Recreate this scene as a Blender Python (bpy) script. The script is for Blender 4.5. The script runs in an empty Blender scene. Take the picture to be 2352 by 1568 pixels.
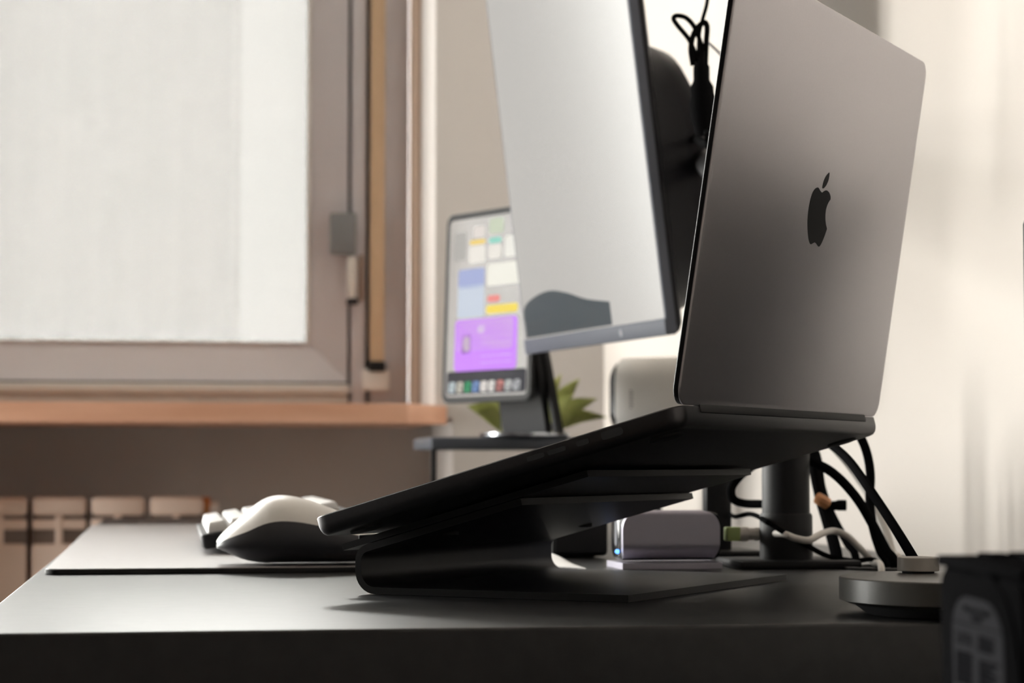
import bpy, bmesh, math, random
from mathutils import Vector, Matrix
random.seed(7)
SC = bpy.context.scene
COL = SC.collection
R = math.radians

# ------------------------------------------------------------------ camera
F_PX, HZ, YAW = 4900.0, 1063.7, R(9.0)
DESK = 0.740
CAM = Vector((0.0, 0.0, DESK + 0.0807))
PITCH = math.atan((HZ - 784.0) / F_PX)
cam = bpy.data.cameras.new('camera')
cam.sensor_fit = 'HORIZONTAL'; cam.sensor_width = 36.0
cam.lens = F_PX / 2352.0 * 36.0
cam.clip_start = 0.02; cam.clip_end = 200
cam.dof.use_dof = True
cam.dof.focus_distance = 1.27
cam.dof.aperture_fstop = 12.0
cam.dof.aperture_blades = 0
camo = bpy.data.objects.new('camera', cam); COL.objects.link(camo)
camo.location = CAM
camo.rotation_euler = (R(90) + PITCH, 0, -YAW)
SC.camera = camo

# ------------------------------------------------------------------ sky, daylight, exposure
SKY = 33.0
world = bpy.data.worlds.new('overcast_sky'); SC.world = world
world.use_nodes = True
bg = world.node_tree.nodes['Background']
bg.inputs[0].default_value = (1.0, 0.975, 0.945, 1); bg.inputs[1].default_value = SKY
SC.view_settings.view_transform = 'Standard'
SC.view_settings.look = 'None'
SC.view_settings.exposure = 0.18
SC.view_settings.gamma = 1.0
SC.view_settings.use_curve_mapping = False
SC.cycles.max_bounces = 10
SC.cycles.diffuse_bounces = 6
SC.cycles.glossy_bounces = 5
SC.cycles.transparent_max_bounces = 12

# room extents (metres): x to the right wall, y along the desk, z up
XR, XL = 0.68, -2.35
YF, YN = 3.35, -1.70       # far wall face, near wall face
ZC = 2.65
GLX0, GLX1, GLZ0, GLZ1 = -2.20, -0.52, 0.10, 2.30     # unseen wide window added in the far wall to light the room
LW = dict(y0=2.48, y1=3.32, z0=0.10, z1=2.30)         # tall window in the left wall, outside the picture
WIN_Y = 3.66                                      # window frame plane in the far niche

def portal(name, loc, rot, sx, sy):
    l = bpy.data.lights.new(name, 'AREA'); l.shape = 'RECTANGLE'; l.size = sx; l.size_y = sy
    l.cycles.is_portal = True
    o = bpy.data.objects.new(name, l); COL.objects.link(o); o.location = loc; o.rotation_euler = rot
portal('added_window_portal', ((GLX0 + GLX1) / 2, YF + 0.17, (GLZ0 + GLZ1) / 2), (R(-90), 0, 0), GLX1 - GLX0, GLZ1 - GLZ0)  # samples the sky through the added window
portal('left_daylight_portal', (XL - 0.16, (LW['y0'] + LW['y1']) / 2, (LW['z0'] + LW['z1']) / 2), (0, R(-90), 0), LW['z1'] - LW['z0'], LW['y1'] - LW['y0'])
portal('window_daylight_portal', (-0.12, 3.80, 1.58), (R(-90), 0, 0), 0.70, 1.25)

# ------------------------------------------------------------------ pixel -> direction helpers
cP, sP, cY, sY = math.cos(PITCH), math.sin(PITCH), math.cos(YAW), math.sin(YAW)
def ray(u, v):
    x = (u - 1176.0) / F_PX; z = -(v - 784.0) / F_PX
    y2 = cP - sP * z; z2 = sP + cP * z
    return Vector((x * cY + y2 * sY, -x * sY + y2 * cY, z2))
def on_z(u, v, z): d = ray(u, v); return CAM + d * ((z - CAM.z) / d.z)
def on_x(u, v, x): d = ray(u, v); return CAM + d * ((x - CAM.x) / d.x)
def on_y(u, v, y): d = ray(u, v); return CAM + d * ((y - CAM.y) / d.y)
def at(u, v, dist):                       # horizontal depth along the view direction
    d = ray(u, v); k = d.x * sY + d.y * cY
    return CAM + d * (dist / k)
def on_plane(u, v, p, n):
    d = ray(u, v); return CAM + d * ((p - CAM).dot(n) / d.dot(n))
def c2r(x, y, z=0.0): return Vector((x * cY + y * sY, -x * sY + y * cY, z))   # camera-aligned -> room

# ------------------------------------------------------------------ materials
MATS = {}
def mat(name, col, rough=0.5, metal=0.0, spec=0.5, noise=None, bump=None, ior=None, coat=0.0, coat_rough=0.05, emit=None, estr=0.0, aniso=None, sheen=0.0):
    if name in MATS: return MATS[name]
    m = bpy.data.materials.new(name); m.use_nodes = True
    nt = m.node_tree; b = nt.nodes['Principled BSDF']
    b.inputs['Base Color'].default_value = (*col, 1)
    b.inputs['Roughness'].default_value = rough
    b.inputs['Metallic'].default_value = metal
    b.inputs['Specular IOR Level'].default_value = spec
    if ior: b.inputs['IOR'].default_value = ior
    b.inputs['Coat Weight'].default_value = coat; b.inputs['Coat Roughness'].default_value = coat_rough
    b.inputs['Sheen Weight'].default_value = sheen
    if emit: b.inputs['Emission Color'].default_value = (*emit, 1); b.inputs['Emission Strength'].default_value = estr
    tc = nt.nodes.new('ShaderNodeTexCoord')
    def vec(scale):
        mp = nt.nodes.new('ShaderNodeMapping'); mp.inputs['Scale'].default_value = scale if isinstance(scale, tuple) else (scale,) * 3
        nt.links.new(tc.outputs['Object'], mp.inputs[0]); return mp.outputs[0]
    if noise is not None:
        scale, amt, col2 = noise
        n = nt.nodes.new('ShaderNodeTexNoise'); n.inputs['Scale'].default_value = 1.0; n.inputs['Detail'].default_value = 4
        nt.links.new(vec(scale), n.inputs['Vector'])
        mx = nt.nodes.new('ShaderNodeMix'); mx.data_type = 'RGBA'
        rp = nt.nodes.new('ShaderNodeMapRange'); rp.inputs[1].default_value = 0.35; rp.inputs[2].default_value = 0.65; rp.inputs[4].default_value = amt
        nt.links.new(n.outputs[0], rp.inputs[0]); nt.links.new(rp.outputs[0], mx.inputs[0])
        mx.inputs[6].default_value = (*col, 1); mx.inputs[7].default_value = (*col2, 1)
        nt.links.new(mx.outputs[2], b.inputs['Base Color'])
    if bump is not None:
        scale, strength, dist = bump
        n = nt.nodes.new('ShaderNodeTexNoise'); n.inputs['Scale'].default_value = 1.0; n.inputs['Detail'].default_value = 3
        nt.links.new(vec(scale), n.inputs['Vector'])
        bp = nt.nodes.new('ShaderNodeBump'); bp.inputs['Strength'].default_value = strength; bp.inputs['Distance'].default_value = dist
        nt.links.new(n.outputs[0], bp.inputs['Height']); nt.links.new(bp.outputs[0], b.inputs['Normal'])
    MATS[name] = m
    return m

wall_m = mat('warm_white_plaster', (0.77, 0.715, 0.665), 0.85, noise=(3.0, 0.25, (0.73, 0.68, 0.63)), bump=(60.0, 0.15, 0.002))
dark_wall_m = mat('deep_brown_panelling', (0.07, 0.058, 0.05), 0.6, noise=((6, 6, 1), 0.5, (0.05, 0.042, 0.037)))
ceil_m = mat('ceiling_paint', (0.72, 0.70, 0.67), 0.9, noise=(2.0, 0.2, (0.68, 0.66, 0.63)))
floor_m = mat('dark_oak_floor', (0.17, 0.11, 0.075), 0.45, noise=((14, 1.2, 1), 0.8, (0.10, 0.065, 0.045)))
desk_m = mat('black_laminate', (0.026, 0.026, 0.027), 0.36, spec=0.30, noise=(90.0, 0.6, (0.036, 0.036, 0.037)))
desk_leg_m = mat('black_powder_steel', (0.02, 0.02, 0.022), 0.5)
mat_top_m = mat('grey_felt_mat', (0.34, 0.325, 0.325), 0.40, spec=0.5, noise=(160.0, 0.5, (0.28, 0.27, 0.27)))
mat_edge_m = mat('black_rubber', (0.012, 0.012, 0.013), 0.7)
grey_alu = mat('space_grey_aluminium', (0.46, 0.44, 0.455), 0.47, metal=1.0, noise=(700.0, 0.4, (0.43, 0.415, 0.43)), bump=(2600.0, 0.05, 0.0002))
grey_alu_shaded = mat('space_grey_aluminium_shaded', (0.075, 0.073, 0.076), 0.45, metal=1.0, noise=(700.0, 0.4, (0.066, 0.064, 0.067)))  # lid metal coloured much darker, in place of shade on the base
logo_m = mat('polished_dark_inlay', (0.009, 0.009, 0.010), 0.4, metal=0.0, spec=0.02)
black_pl = mat('black_plastic', (0.018, 0.018, 0.0195), 0.5, spec=0.2, noise=(300.0, 0.4, (0.02, 0.02, 0.021)))
black_gl = mat('black_gloss', (0.008, 0.008, 0.01), 0.22, spec=0.2)
stand_m = mat('black_anodised_steel', (0.013, 0.013, 0.014), 0.42, spec=0.35, noise=(400.0, 0.4, (0.018, 0.018, 0.019)))
glass_scr = mat('dark_screen_glass', (0.006, 0.006, 0.008), 0.06, spec=0.5)
bez_m = mat('monitor_grey_bezel', (0.11, 0.12, 0.15), 0.55, spec=0.25, noise=(200.0, 0.3, (0.11, 0.12, 0.15)))
mon_back = mat('monitor_black_back', (0.011, 0.011, 0.014), 0.4, spec=0.2)
frame_m = mat('window_frame_enamel', (0.72, 0.70, 0.735), 0.28, noise=(8.0, 0.2, (0.67, 0.65, 0.685)))
frame_w = mat('window_frame_pale', (0.72, 0.69, 0.65), 0.35, noise=(8.0, 0.2, (0.68, 0.65, 0.62)))
gasket_m = mat('dark_gasket', (0.03, 0.03, 0.035), 0.6)
sill_m = mat('reddish_wood_sill', (0.80, 0.47, 0.32), 0.42, noise=((3.0, 14.0, 40.0), 0.8, (0.62, 0.32, 0.20)))
trim_m = mat('brown_wood_trim', (0.42, 0.31, 0.24), 0.7, spec=0.1, noise=((30, 30, 3), 0.6, (0.33, 0.24, 0.185)))
strap_m = mat('tan_woven_strap', (0.68, 0.50, 0.33), 0.8, noise=((300, 300, 900), 0.6, (0.58, 0.42, 0.27)))
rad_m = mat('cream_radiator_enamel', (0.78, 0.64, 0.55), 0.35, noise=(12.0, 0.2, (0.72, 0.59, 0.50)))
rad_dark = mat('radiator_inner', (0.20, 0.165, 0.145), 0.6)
brass_m = mat('copper_valve', (0.65, 0.30, 0.13), 0.35, metal=0.8)
white_pl = mat('white_plastic', (0.88, 0.85, 0.81), 0.4, noise=(40.0, 0.2, (0.85, 0.82, 0.78)))
dock_m = mat('violet_grey_aluminium', (0.52, 0.495, 0.58), 0.45, metal=0.5, noise=(900.0, 0.4, (0.48, 0.46, 0.54)))
dial_m = mat('grey_satin_dial', (0.065, 0.063, 0.057), 0.38, spec=0.5, noise=(500.0, 0.4, (0.058, 0.056, 0.051)))
knob_m = mat('pale_grey_knob', (0.40, 0.375, 0.34), 0.5, noise=(500.0, 0.3, (0.37, 0.35, 0.32)))
mouse_top = mat('pale_grey_mouse_shell', (0.84, 0.81, 0.775), 0.36, spec=0.5, noise=(500.0, 0.3, (0.80, 0.775, 0.74)))
mouse_side = mat('mouse_soft_rubber', (0.042, 0.042, 0.050), 0.5, noise=(500.0, 0.3, (0.034, 0.034, 0.040)))
key_m = mat('white_keycap', (0.74, 0.73, 0.72), 0.45, noise=(200.0, 0.2, (0.70, 0.69, 0.68)))
leaf_m = mat('olive_leaf', (0.46, 0.48, 0.16), 0.6, spec=0.2, noise=(60.0, 0.8, (0.30, 0.33, 0.08)))
pot_m = mat('grey_pot', (0.25, 0.24, 0.23), 0.7)
shelf_m = mat('slate_riser', (0.10, 0.11, 0.13), 0.35, noise=(60.0, 0.3, (0.085, 0.095, 0.115)))
silver_m = mat('silver_metal', (0.62, 0.65, 0.70), 0.22, metal=1.0)
cable_b = mat('black_cable', (0.008, 0.008, 0.0085), 0.7, spec=0.0)
cable_w = mat('white_cable', (0.72, 0.68, 0.63), 0.45)
cable_g = mat('grey_cable', (0.30, 0.30, 0.33), 0.4)
green_m = mat('green_latch', (0.36, 0.45, 0.16), 0.45)
orange_m = mat('orange_tie', (0.55, 0.24, 0.10), 0.5)
hdd_m = mat('black_drive_casting', (0.006, 0.006, 0.0065), 0.8, spec=0.0, noise=(250.0, 0.5, (0.008, 0.008, 0.0085)))
label_m = mat('shaded_label_paper', (0.028, 0.028, 0.031), 0.85, spec=0.0)  # white label coloured dark, standing in for shade
print_m = mat('drive_label_ink', (0.008, 0.008, 0.009), 0.8, spec=0.0)
ground_m = mat('courtyard_paving', (0.32, 0.30, 0.27), 0.9, noise=(1.0, 0.5, (0.26, 0.25, 0.22)))
cab_m = mat('dark_cabinet', (0.03, 0.03, 0.032), 0.5, noise=(20.0, 0.4, (0.04, 0.04, 0.042)))
fabric_m = mat('black_speaker_cloth', (0.016, 0.016, 0.02), 0.85, noise=(800.0, 0.5, (0.024, 0.024, 0.028)))

def emissive(name, col, strength, gloss=0.12):
    return mat(name, tuple(c * 0.05 for c in col), gloss, spec=0.15, emit=col, estr=strength)

def glass_mat():
    m = bpy.data.materials.new('window_glass'); m.use_nodes = True; nt = m.node_tree
    nt.nodes.remove(nt.nodes['Principled BSDF']); out = nt.nodes['Material Output']
    tr = nt.nodes.new('ShaderNodeBsdfTransparent'); tr.inputs[0].default_value = (0.95, 0.96, 0.95, 1)
    gl = nt.nodes.new('ShaderNodeBsdfGlossy'); gl.inputs['Roughness'].default_value = 0.01
    fr = nt.nodes.new('ShaderNodeFresnel'); fr.inputs[0].default_value = 1.45
    mx = nt.nodes.new('ShaderNodeMixShader')
    nt.links.new(fr.outputs[0], mx.inputs[0]); nt.links.new(tr.outputs[0], mx.inputs[1]); nt.links.new(gl.outputs[0], mx.inputs[2])
    nt.links.new(mx.outputs[0], out.inputs[0]); return m
glass_m = glass_mat()

def sheer_mat(name, c1, c2, dif, trn, sc=22.0):
    m = bpy.data.materials.new(name); m.use_nodes = True; nt = m.node_tree
    nt.nodes.remove(nt.nodes['Principled BSDF']); out = nt.nodes['Material Output']
    tc = nt.nodes.new('ShaderNodeTexCoord')
    n = nt.nodes.new('ShaderNodeTexNoise'); n.inputs['Scale'].default_value = sc; n.inputs['Detail'].default_value = 5
    nt.links.new(tc.outputs['Object'], n.inputs['Vector'])
    rp = nt.nodes.new('ShaderNodeMapRange'); rp.inputs[1].default_value = 0.3; rp.inputs[2].default_value = 0.7
    nt.links.new(n.outputs[0], rp.inputs[0])
    mx = nt.nodes.new('ShaderNodeMix'); mx.data_type = 'RGBA'
    mx.inputs[6].default_value = (*c1, 1); mx.inputs[7].default_value = (*c2, 1)
    nt.links.new(rp.outputs[0], mx.inputs[0])
    tl = nt.nodes.new('ShaderNodeBsdfTranslucent'); df = nt.nodes.new('ShaderNodeBsdfDiffuse')
    nt.links.new(mx.outputs[2], tl.inputs[0]); nt.links.new(mx.outputs[2], df.inputs[0])
    m1 = nt.nodes.new('ShaderNodeMixShader'); m1.inputs[0].default_value = dif
    nt.links.new(tl.outputs[0], m1.inputs[1]); nt.links.new(df.outputs[0], m1.inputs[2])
    tr = nt.nodes.new('ShaderNodeBsdfTransparent')
    m2 = nt.nodes.new('ShaderNodeMixShader'); m2.inputs[0].default_value = trn
    nt.links.new(m1.outputs[0], m2.inputs[1]); nt.links.new(tr.outputs[0], m2.inputs[2])
    nt.links.new(m2.outputs[0], out.inputs[0]); return m
sheer_m = sheer_mat('sheer_net_fabric', (0.80, 0.79, 0.78), (0.86, 0.85, 0.83), 0.20, 0.72, 34.0)
dimmer_m = sheer_mat('translucent_dimmer_fabric', (0.079, 0.0785, 0.077), (0.083, 0.0815, 0.080), 0.30, 0.006, 6.0)  # fabric of an added layer that dims the visible pane

# ------------------------------------------------------------------ object helpers
def empty(name, loc):
    o = bpy.data.objects.new(name, None); COL.objects.link(o); o.location = loc; o.empty_display_size = 0.05
    return o
def tag(o, label, cat, group=None):
    o['label'] = label; o['category'] = cat
    if group: o['group'] = group
    return o
def thing(name, loc, label, cat, group=None): return tag(empty(name, loc), label, cat, group)

class MB:
    """collects geometry given in world coordinates"""
    def __init__(s): s.v = []; s.f = []
    def add(s, vs, fs):
        b = len(s.v); s.v += [Vector(p) for p in vs]; s.f += [tuple(i + b for i in f) for f in fs]; return s
    def box(s, lo, hi, fr=None, bevel=0.0, seg=2):
        bm = bmesh.new(); bmesh.ops.create_cube(bm, size=1.0)
        lo = Vector(lo); hi = Vector(hi); c = (lo + hi) / 2; d = hi - lo
        for v in bm.verts: v.co = Vector((c.x + v.co.x * d.x, c.y + v.co.y * d.y, c.z + v.co.z * d.z))
        if bevel > 0: bmesh.ops.bevel(bm, geom=bm.edges[:] , offset=min(bevel, min(abs(d.x), abs(d.y), abs(d.z)) * 0.49), segments=seg, affect='EDGES', profile=0.5)
        s._bm(bm, fr); return s
    def _bm(s, bm, fr=None):
        bm.verts.ensure_lookup_table(); bm.verts.index_update()
        vs = [fr(v.co) if fr else v.co.copy() for v in bm.verts]
        s.add(vs, [[v.index for v in f.verts] for f in bm.faces]); bm.free()
    def loft(s, rings, cap0=True, cap1=True, closed=True, fr=None):
        n = len(rings[0]); vs = []; fs = []
        for r in rings: vs += [fr(Vector(p)) if fr else Vector(p) for p in r]
        for i in range(len(rings) - 1):
            for j in range(n if closed else n - 1):
                k = (j + 1) % n
                fs.append((i * n + j, i * n + k, (i + 1) * n + k, (i + 1) * n + j))
        if cap0: fs.append(tuple(reversed(range(n))))
        if cap1: fs.append(tuple(range((len(rings) - 1) * n, len(rings) * n)))
        s.add(vs, fs); return s
    def prism(s, pts, fr, h0, h1):
        """polygon pts (2-D) between heights h0 and h1 of frame fr(x, y, h)"""
        n = len(pts)
        vs = [fr(Vector((p[0], p[1], h0))) for p in pts] + [fr(Vector((p[0], p[1], h1))) for p in pts]
        fs = [(i, (i + 1) % n, n + (i + 1) % n, n + i) for i in range(n)] + [tuple(reversed(range(n))), tuple(range(n, 2 * n))]
        s.add(vs, fs); return s
    def slab(s, w, d, r, profile, fr, seg=6):
        """rounded rectangle 0..w x 0..d, profile = [(inset, height)]"""
        rings = [[Vector((x, y, h)) for x, y in rrect(w, d, r, i, seg)] for i, h in profile]
        return s.loft(rings, fr=fr)
    def tube(s, pts, rad, seg=10, smooth=6, cap=True):
        P = catmull(pts, smooth) if smooth else [Vector(p) for p in pts]
        rings = []; up = Vector((0.13, 0.31, 0.94))
        t0 = (P[1] - P[0]).normalized(); nrm = up - t0 * up.dot(t0)
        if nrm.length < 1e-3: nrm = Vector((1, 0, 0)) - t0 * t0.x
        nrm.normalize()
        for i, p in enumerate(P):
            t = (P[min(i + 1, len(P) - 1)] - P[max(i - 1, 0)]).normalized()
            nrm = (nrm - t * nrm.dot(t)).normalized(); b = t.cross(nrm)
            rr = rad[min(len(rad) - 1, i * len(rad) // len(P))] if isinstance(rad, (list, tuple)) else rad
            rings.append([p + (nrm * math.cos(a) + b * math.sin(a)) * rr for a in [2 * math.pi * k / seg for k in range(seg)]])
        return s.loft(rings, cap0=cap, cap1=cap)
    def lathe(s, prof, c, seg=48):
        c = Vector(c)
        rings = [[c + Vector((r * math.cos(a), r * math.sin(a), z)) for a in [2 * math.pi * k / seg for k in range(seg)]] for r, z in prof]
        return s.loft(rings)
    def build(s, name, material, parent=None, smooth=35, kind=None):
        me = bpy.data.meshes.new(name)
        if parent is not None: org = parent.matrix_world_org if hasattr(parent, 'matrix_world_org') else ORG[parent.name]
        else:
            lo = Vector((min(v.x for v in s.v), min(v.y for v in s.v), min(v.z for v in s.v))); hi = Vector((max(v.x for v in s.v), max(v.y for v in s.v), max(v.z for v in s.v)))
            org = Vector(((lo.x + hi.x) / 2, (lo.y + hi.y) / 2, lo.z))
        me.from_pydata([v - org for v in s.v], [], s.f)
        bm = bmesh.new(); bm.from_mesh(me); bmesh.ops.recalc_face_normals(bm, faces=bm.faces); bm.to_mesh(me); bm.free()
        me.materials.append(material)
        if smooth:
            me.shade_smooth(); me.set_sharp_from_angle(angle=R(smooth))
        o = bpy.data.objects.new(name, me); COL.objects.link(o)
        if parent is not None: o.parent = parent
        else: o.location = org
        ORG[o.name] = org
        if kind: o['kind'] = kind
        return o
ORG = {}
_empty = empty
def empty(name, loc):
    o = _empty(name, loc); ORG[o.name] = Vector(loc); return o
def structure(mb, name, m, smooth=0): return mb.build(name, m, None, smooth, 'structure')

def rrect(w, d, r, inset=0.0, seg=6):
    x0, y0, x1, y1 = inset, inset, w - inset, d - inset; r = max(r - inset, 0.0004)
    out = []
    for cx, cy, a0 in ((x1 - r, y1 - r, 0), (x0 + r, y1 - r, 90), (x0 + r, y0 + r, 180), (x1 - r, y0 + r, 270)):
        for k in range(seg + 1):
            a = R(a0 + 90 * k / seg); out.append((cx + r * math.cos(a), cy + r * math.sin(a)))
    return out
def catmull(pts, n=6, closed=False):
    P = [Vector(p) for p in pts]; out = []; L = len(P)
    rng = L if closed else L - 1
    for i in range(rng):
        if closed: p0, p1, p2, p3 = P[(i - 1) % L], P[i], P[(i + 1) % L], P[(i + 2) % L]
        else: p0, p1, p2, p3 = P[max(i - 1, 0)], P[i], P[i + 1], P[min(i + 2, L - 1)]
        for k in range(n):
            t = k / n
            out.append(0.5 * ((2 * p1) + (p2 - p0) * t + (2 * p0 - 5 * p1 + 4 * p2 - p3) * t * t + (3 * p1 - p0 - 3 * p2 + p3) * t ** 3))
    if not closed: out.append(P[-1])
    return out
def frame(o, ax, ay, az):
    o, ax, ay, az = Vector(o), Vector(ax), Vector(ay), Vector(az)
    return lambda p: o + ax * p[0] + ay * p[1] + az * p[2]
X, Y, Z = Vector((1, 0, 0)), Vector((0, 1, 0)), Vector((0, 0, 1))

# =================================================================== THE SETTING
structure(MB().box((XL - 0.3, YN - 0.2, -0.1), (XR + 0.2, 4.0, 0)), 'floor', floor_m)
structure(MB().box((XL - 0.3, YN - 0.2, ZC), (XR + 0.2, 4.0, ZC + 0.1)), 'ceiling', ceil_m)
structure(MB().box((XR, YN, 0), (XR + 0.15, 4.0, ZC)), 'wall_right', wall_m)
structure(MB().box((XL, YN - 0.15, 0), (XR + 0.15, YN, ZC)), 'wall_near', dark_wall_m)
m = MB()
m.box((XL - 0.15, YN - 0.15, 0), (XL, LW['y0'], ZC)); m.box((XL - 0.15, LW['y1'], 0), (XL, 4.0, ZC))
m.box((XL - 0.15, LW['y0'], LW['z1']), (XL, LW['y1'], ZC)); m.box((XL - 0.15, LW['y0'], 0), (XL, LW['y1'], LW['z0']))
structure(m, 'wall_left', dark_wall_m)
w3 = empty('window_3', (XL - 0.1, LW['y0'], LW['z0'])); w3['kind'] = 'structure'
ym = (LW['y0'] + LW['y1']) / 2
for a, b in ((LW['y0'], LW['y0'] + 0.06), (LW['y1'] - 0.06, LW['y1']), (ym - 0.04, ym + 0.04)):
    MB().box((XL - 0.12, a, LW['z0']), (XL - 0.05, b, LW['z1']), bevel=0.004).build('window_frame', frame_w, w3)
for a, b in ((LW['z0'], LW['z0'] + 0.08), (LW['z1'] - 0.06, LW['z1'])):
    MB().box((XL - 0.12, LW['y0'], a), (XL - 0.05, LW['y1'], b), bevel=0.004).build('window_frame', frame_w, w3)
for a, b in ((LW['y0'] + 0.06, ym - 0.04), (ym + 0.04, LW['y1'] - 0.06)):
    MB().box((XL - 0.088, a, LW['z0'] + 0.08), (XL - 0.084, b, LW['z1'] - 0.06)).build('pane', glass_m, w3, 0)
# unseen window added to light the room
w2 = empty('added_window', ((GLX0 + GLX1) / 2, YF, GLZ0)); w2['kind'] = 'structure'
gm = (GLX0 + GLX1) / 2
for a, b in ((GLX0, GLX0 + 0.06), (GLX1 - 0.06, GLX1), (gm - 0.05, gm + 0.05)):
    MB().box((a, YF + 0.05, GLZ0), (b, YF + 0.12, GLZ1), bevel=0.004).build('window_frame', frame_w, w2)
for a, b in ((GLZ0, GLZ0 + 0.08), (GLZ1 - 0.06, GLZ1)):
    MB().box((GLX0, YF + 0.05, a), (GLX1, YF + 0.12, b), bevel=0.004).build('window_frame', frame_w, w2)
for a, b in ((GLX0 + 0.06, gm - 0.05), (gm + 0.05, GLX1 - 0.06)):
    MB().box((a, YF + 0.084, GLZ0 + 0.08), (b, YF + 0.088, GLZ1 - 0.06)).build('pane', glass_m, w2, 0)

# far wall with window niche
NX1 = on_y(1000, 500, YF).x            # right edge of the niche on the wall face
NX0 = -0.46
SILL_F = 3.21                          # sill front
SZ1 = on_y(500, 924, SILL_F).z; SZ0 = on_y(500, 969, SILL_F).z
NX1L = on_y(1040, 1090, YF).x           # the radiator niche below is a little wider
m = MB()
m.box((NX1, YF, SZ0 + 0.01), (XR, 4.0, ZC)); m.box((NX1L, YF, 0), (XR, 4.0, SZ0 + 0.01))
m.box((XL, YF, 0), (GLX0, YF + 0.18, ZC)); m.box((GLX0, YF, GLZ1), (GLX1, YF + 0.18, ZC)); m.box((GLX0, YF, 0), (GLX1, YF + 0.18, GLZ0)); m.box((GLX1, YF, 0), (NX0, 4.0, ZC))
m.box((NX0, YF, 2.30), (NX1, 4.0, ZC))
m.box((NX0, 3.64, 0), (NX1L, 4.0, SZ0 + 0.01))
structure(m, 'wall_far', mat('shaded_white_plaster', (0.56, 0.53, 0.505), 0.85, noise=(3.0, 0.25, (0.53, 0.50, 0.475)), bump=(60.0, 0.15, 0.002)))  # room plaster made darker and greyer, putting the shade into its colour
# reveal trim
structure(MB().box((NX1 - 0.008, 3.545, SZ1), (NX1, WIN_Y - 0.001, 2.30), bevel=0.002), 'trim_1', trim_m)

# sill board with a clipped corner
c1 = on_y(937, 947, SILL_F).x; c2 = on_y(1026, 947, YF).x
sp = [(NX0, SILL_F), (c1, SILL_F), (c2, YF - 0.0005), (NX1 - 0.0005, YF - 0.0005), (NX1 - 0.0005, 3.639), (NX0, 3.639)]
m = MB().prism(sp, frame((0, 0, 0), X, Y, Z), SZ0, SZ1)
tag(m.build('window_sill', sill_m, None, 0), 'reddish wooden window sill board under the curtained window', 'window sill')

# ---- the far window
win = empty('window_1', (-0.1, WIN_Y, SZ1)); win['kind'] = 'structure'
gx = on_y(713, 500, WIN_Y + 0.03).x         # glass right edge
ox = on_y(799, 500, WIN_Y).x                # sash outer edge
gz = on_y(600, 789, WIN_Y + 0.03).z
oz = on_y(600, 876, WIN_Y).z
GX0, GZ1 = -0.385, 2.16
def mitred(p_out, p_in, q_out, q_in, depth0, depth1, name, mm):
    """a rail between two mitre lines; outer edge at depth0, inner at depth1"""
    a, b, c, d = p_out, q_out, q_in, p_in
    vs = [Vector((a[0], depth0, a[1])), Vector((b[0], depth0, b[1])), Vector((c[0], depth1, c[1])), Vector((d[0], depth1, d[1])),
          Vector((a[0], 3.74, a[1])), Vector((b[0], 3.74, b[1])), Vector((c[0], 3.74, c[1])), Vector((d[0], 3.74, d[1]))]
    fs = [(0, 1, 2, 3), (7, 6, 5, 4), (0, 4, 5, 1), (1, 5, 6, 2), (2, 6, 7, 3), (3, 7, 4, 0)]
    return MB().add(vs, fs).build(name, mm, win, 0)
OX0, OZ1 = GX0 - 0.06, GZ1 + 0.06
mitred((ox, oz), (gx, gz), (ox, OZ1), (gx, GZ1), WIN_Y, WIN_Y + 0.03, 'sash_rail', frame_m)
mitred((OX0, oz), (GX0, gz), (ox, oz), (gx, gz), WIN_Y, WIN_Y + 0.03, 'sash_rail', frame_m)
mitred((OX0, oz), (GX0, gz), (OX0, OZ1), (GX0, GZ1), WIN_Y, WIN_Y + 0.03, 'sash_rail', frame_m)
mitred((OX0, OZ1), (GX0, GZ1), (ox, OZ1), (gx, GZ1), WIN_Y, WIN_Y + 0.03, 'sash_rail', frame_m)
# glazing bead round the pane
MB().box((GX0, WIN_Y + 0.022, gz), (gx, WIN_Y + 0.038, gz + 0.003), bevel=0.001).build('glazing_bead', frame_w, win)
MB().box((gx - 0.006, WIN_Y + 0.022, gz), (gx, WIN_Y + 0.038, GZ1), bevel=0.002).build('glazing_bead', frame_w, win)
MB().box((GX0, WIN_Y + 0.062, gz), (gx, WIN_Y + 0.066, GZ1)).build('pane', glass_m, win, 0)
# outer frame: rails below the sash and jamb to the right of it
zb = on_y(400, 905, WIN_Y - 0.02).z
MB().box((OX0, WIN_Y + 0.004, oz - 0.012), (ox, WIN_Y + 0.075, oz + 0.0005)).build('gasket_and_shade', gasket_m, win, 0)
MB().box((OX0 - 0.03, WIN_Y - 0.030, zb), (on_y(806, 890, WIN_Y - 0.03).x, WIN_Y + 0.06, oz - 0.004), bevel=0.008).build('bottom_rail', frame_w, win)
MB().box((OX0 - 0.03, WIN_Y - 0.015, SZ1 - 0.03), (on_y(800, 912, WIN_Y - 0.015).x, WIN_Y + 0.06, zb), bevel=0.003).build('sill_strip', frame_w, win)
MB().box((ox, WIN_Y + 0.012, SZ1 - 0.03), (ox + 0.006, WIN_Y + 0.07, 2.30)).build('gasket_and_shade', gasket_m, win, 0)
jx0 = ox + 0.006; jx1 = on_y(842, 500, WIN_Y - 0.008).x
MB().box((jx0, WIN_Y - 0.008, SZ1 - 0.03), (jx1, WIN_Y + 0.09, 2.30), bevel=0.006).build('jamb', frame_m, win)
MB().box((jx1, WIN_Y + 0.015, SZ1 - 0.03), (on_y(850, 500, WIN_Y).x, WIN_Y + 0.09, 2.30)).build('gasket_and_shade', gasket_m, win, 0)  # dark strip painted in for the shaded recess beside the strap
MB().box((on_y(850, 500, WIN_Y).x, WIN_Y, SZ1 - 0.03), (NX1 - 0.0085, WIN_Y + 0.09, 2.30), bevel=0.003).build('jamb', frame_m, win)
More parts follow.
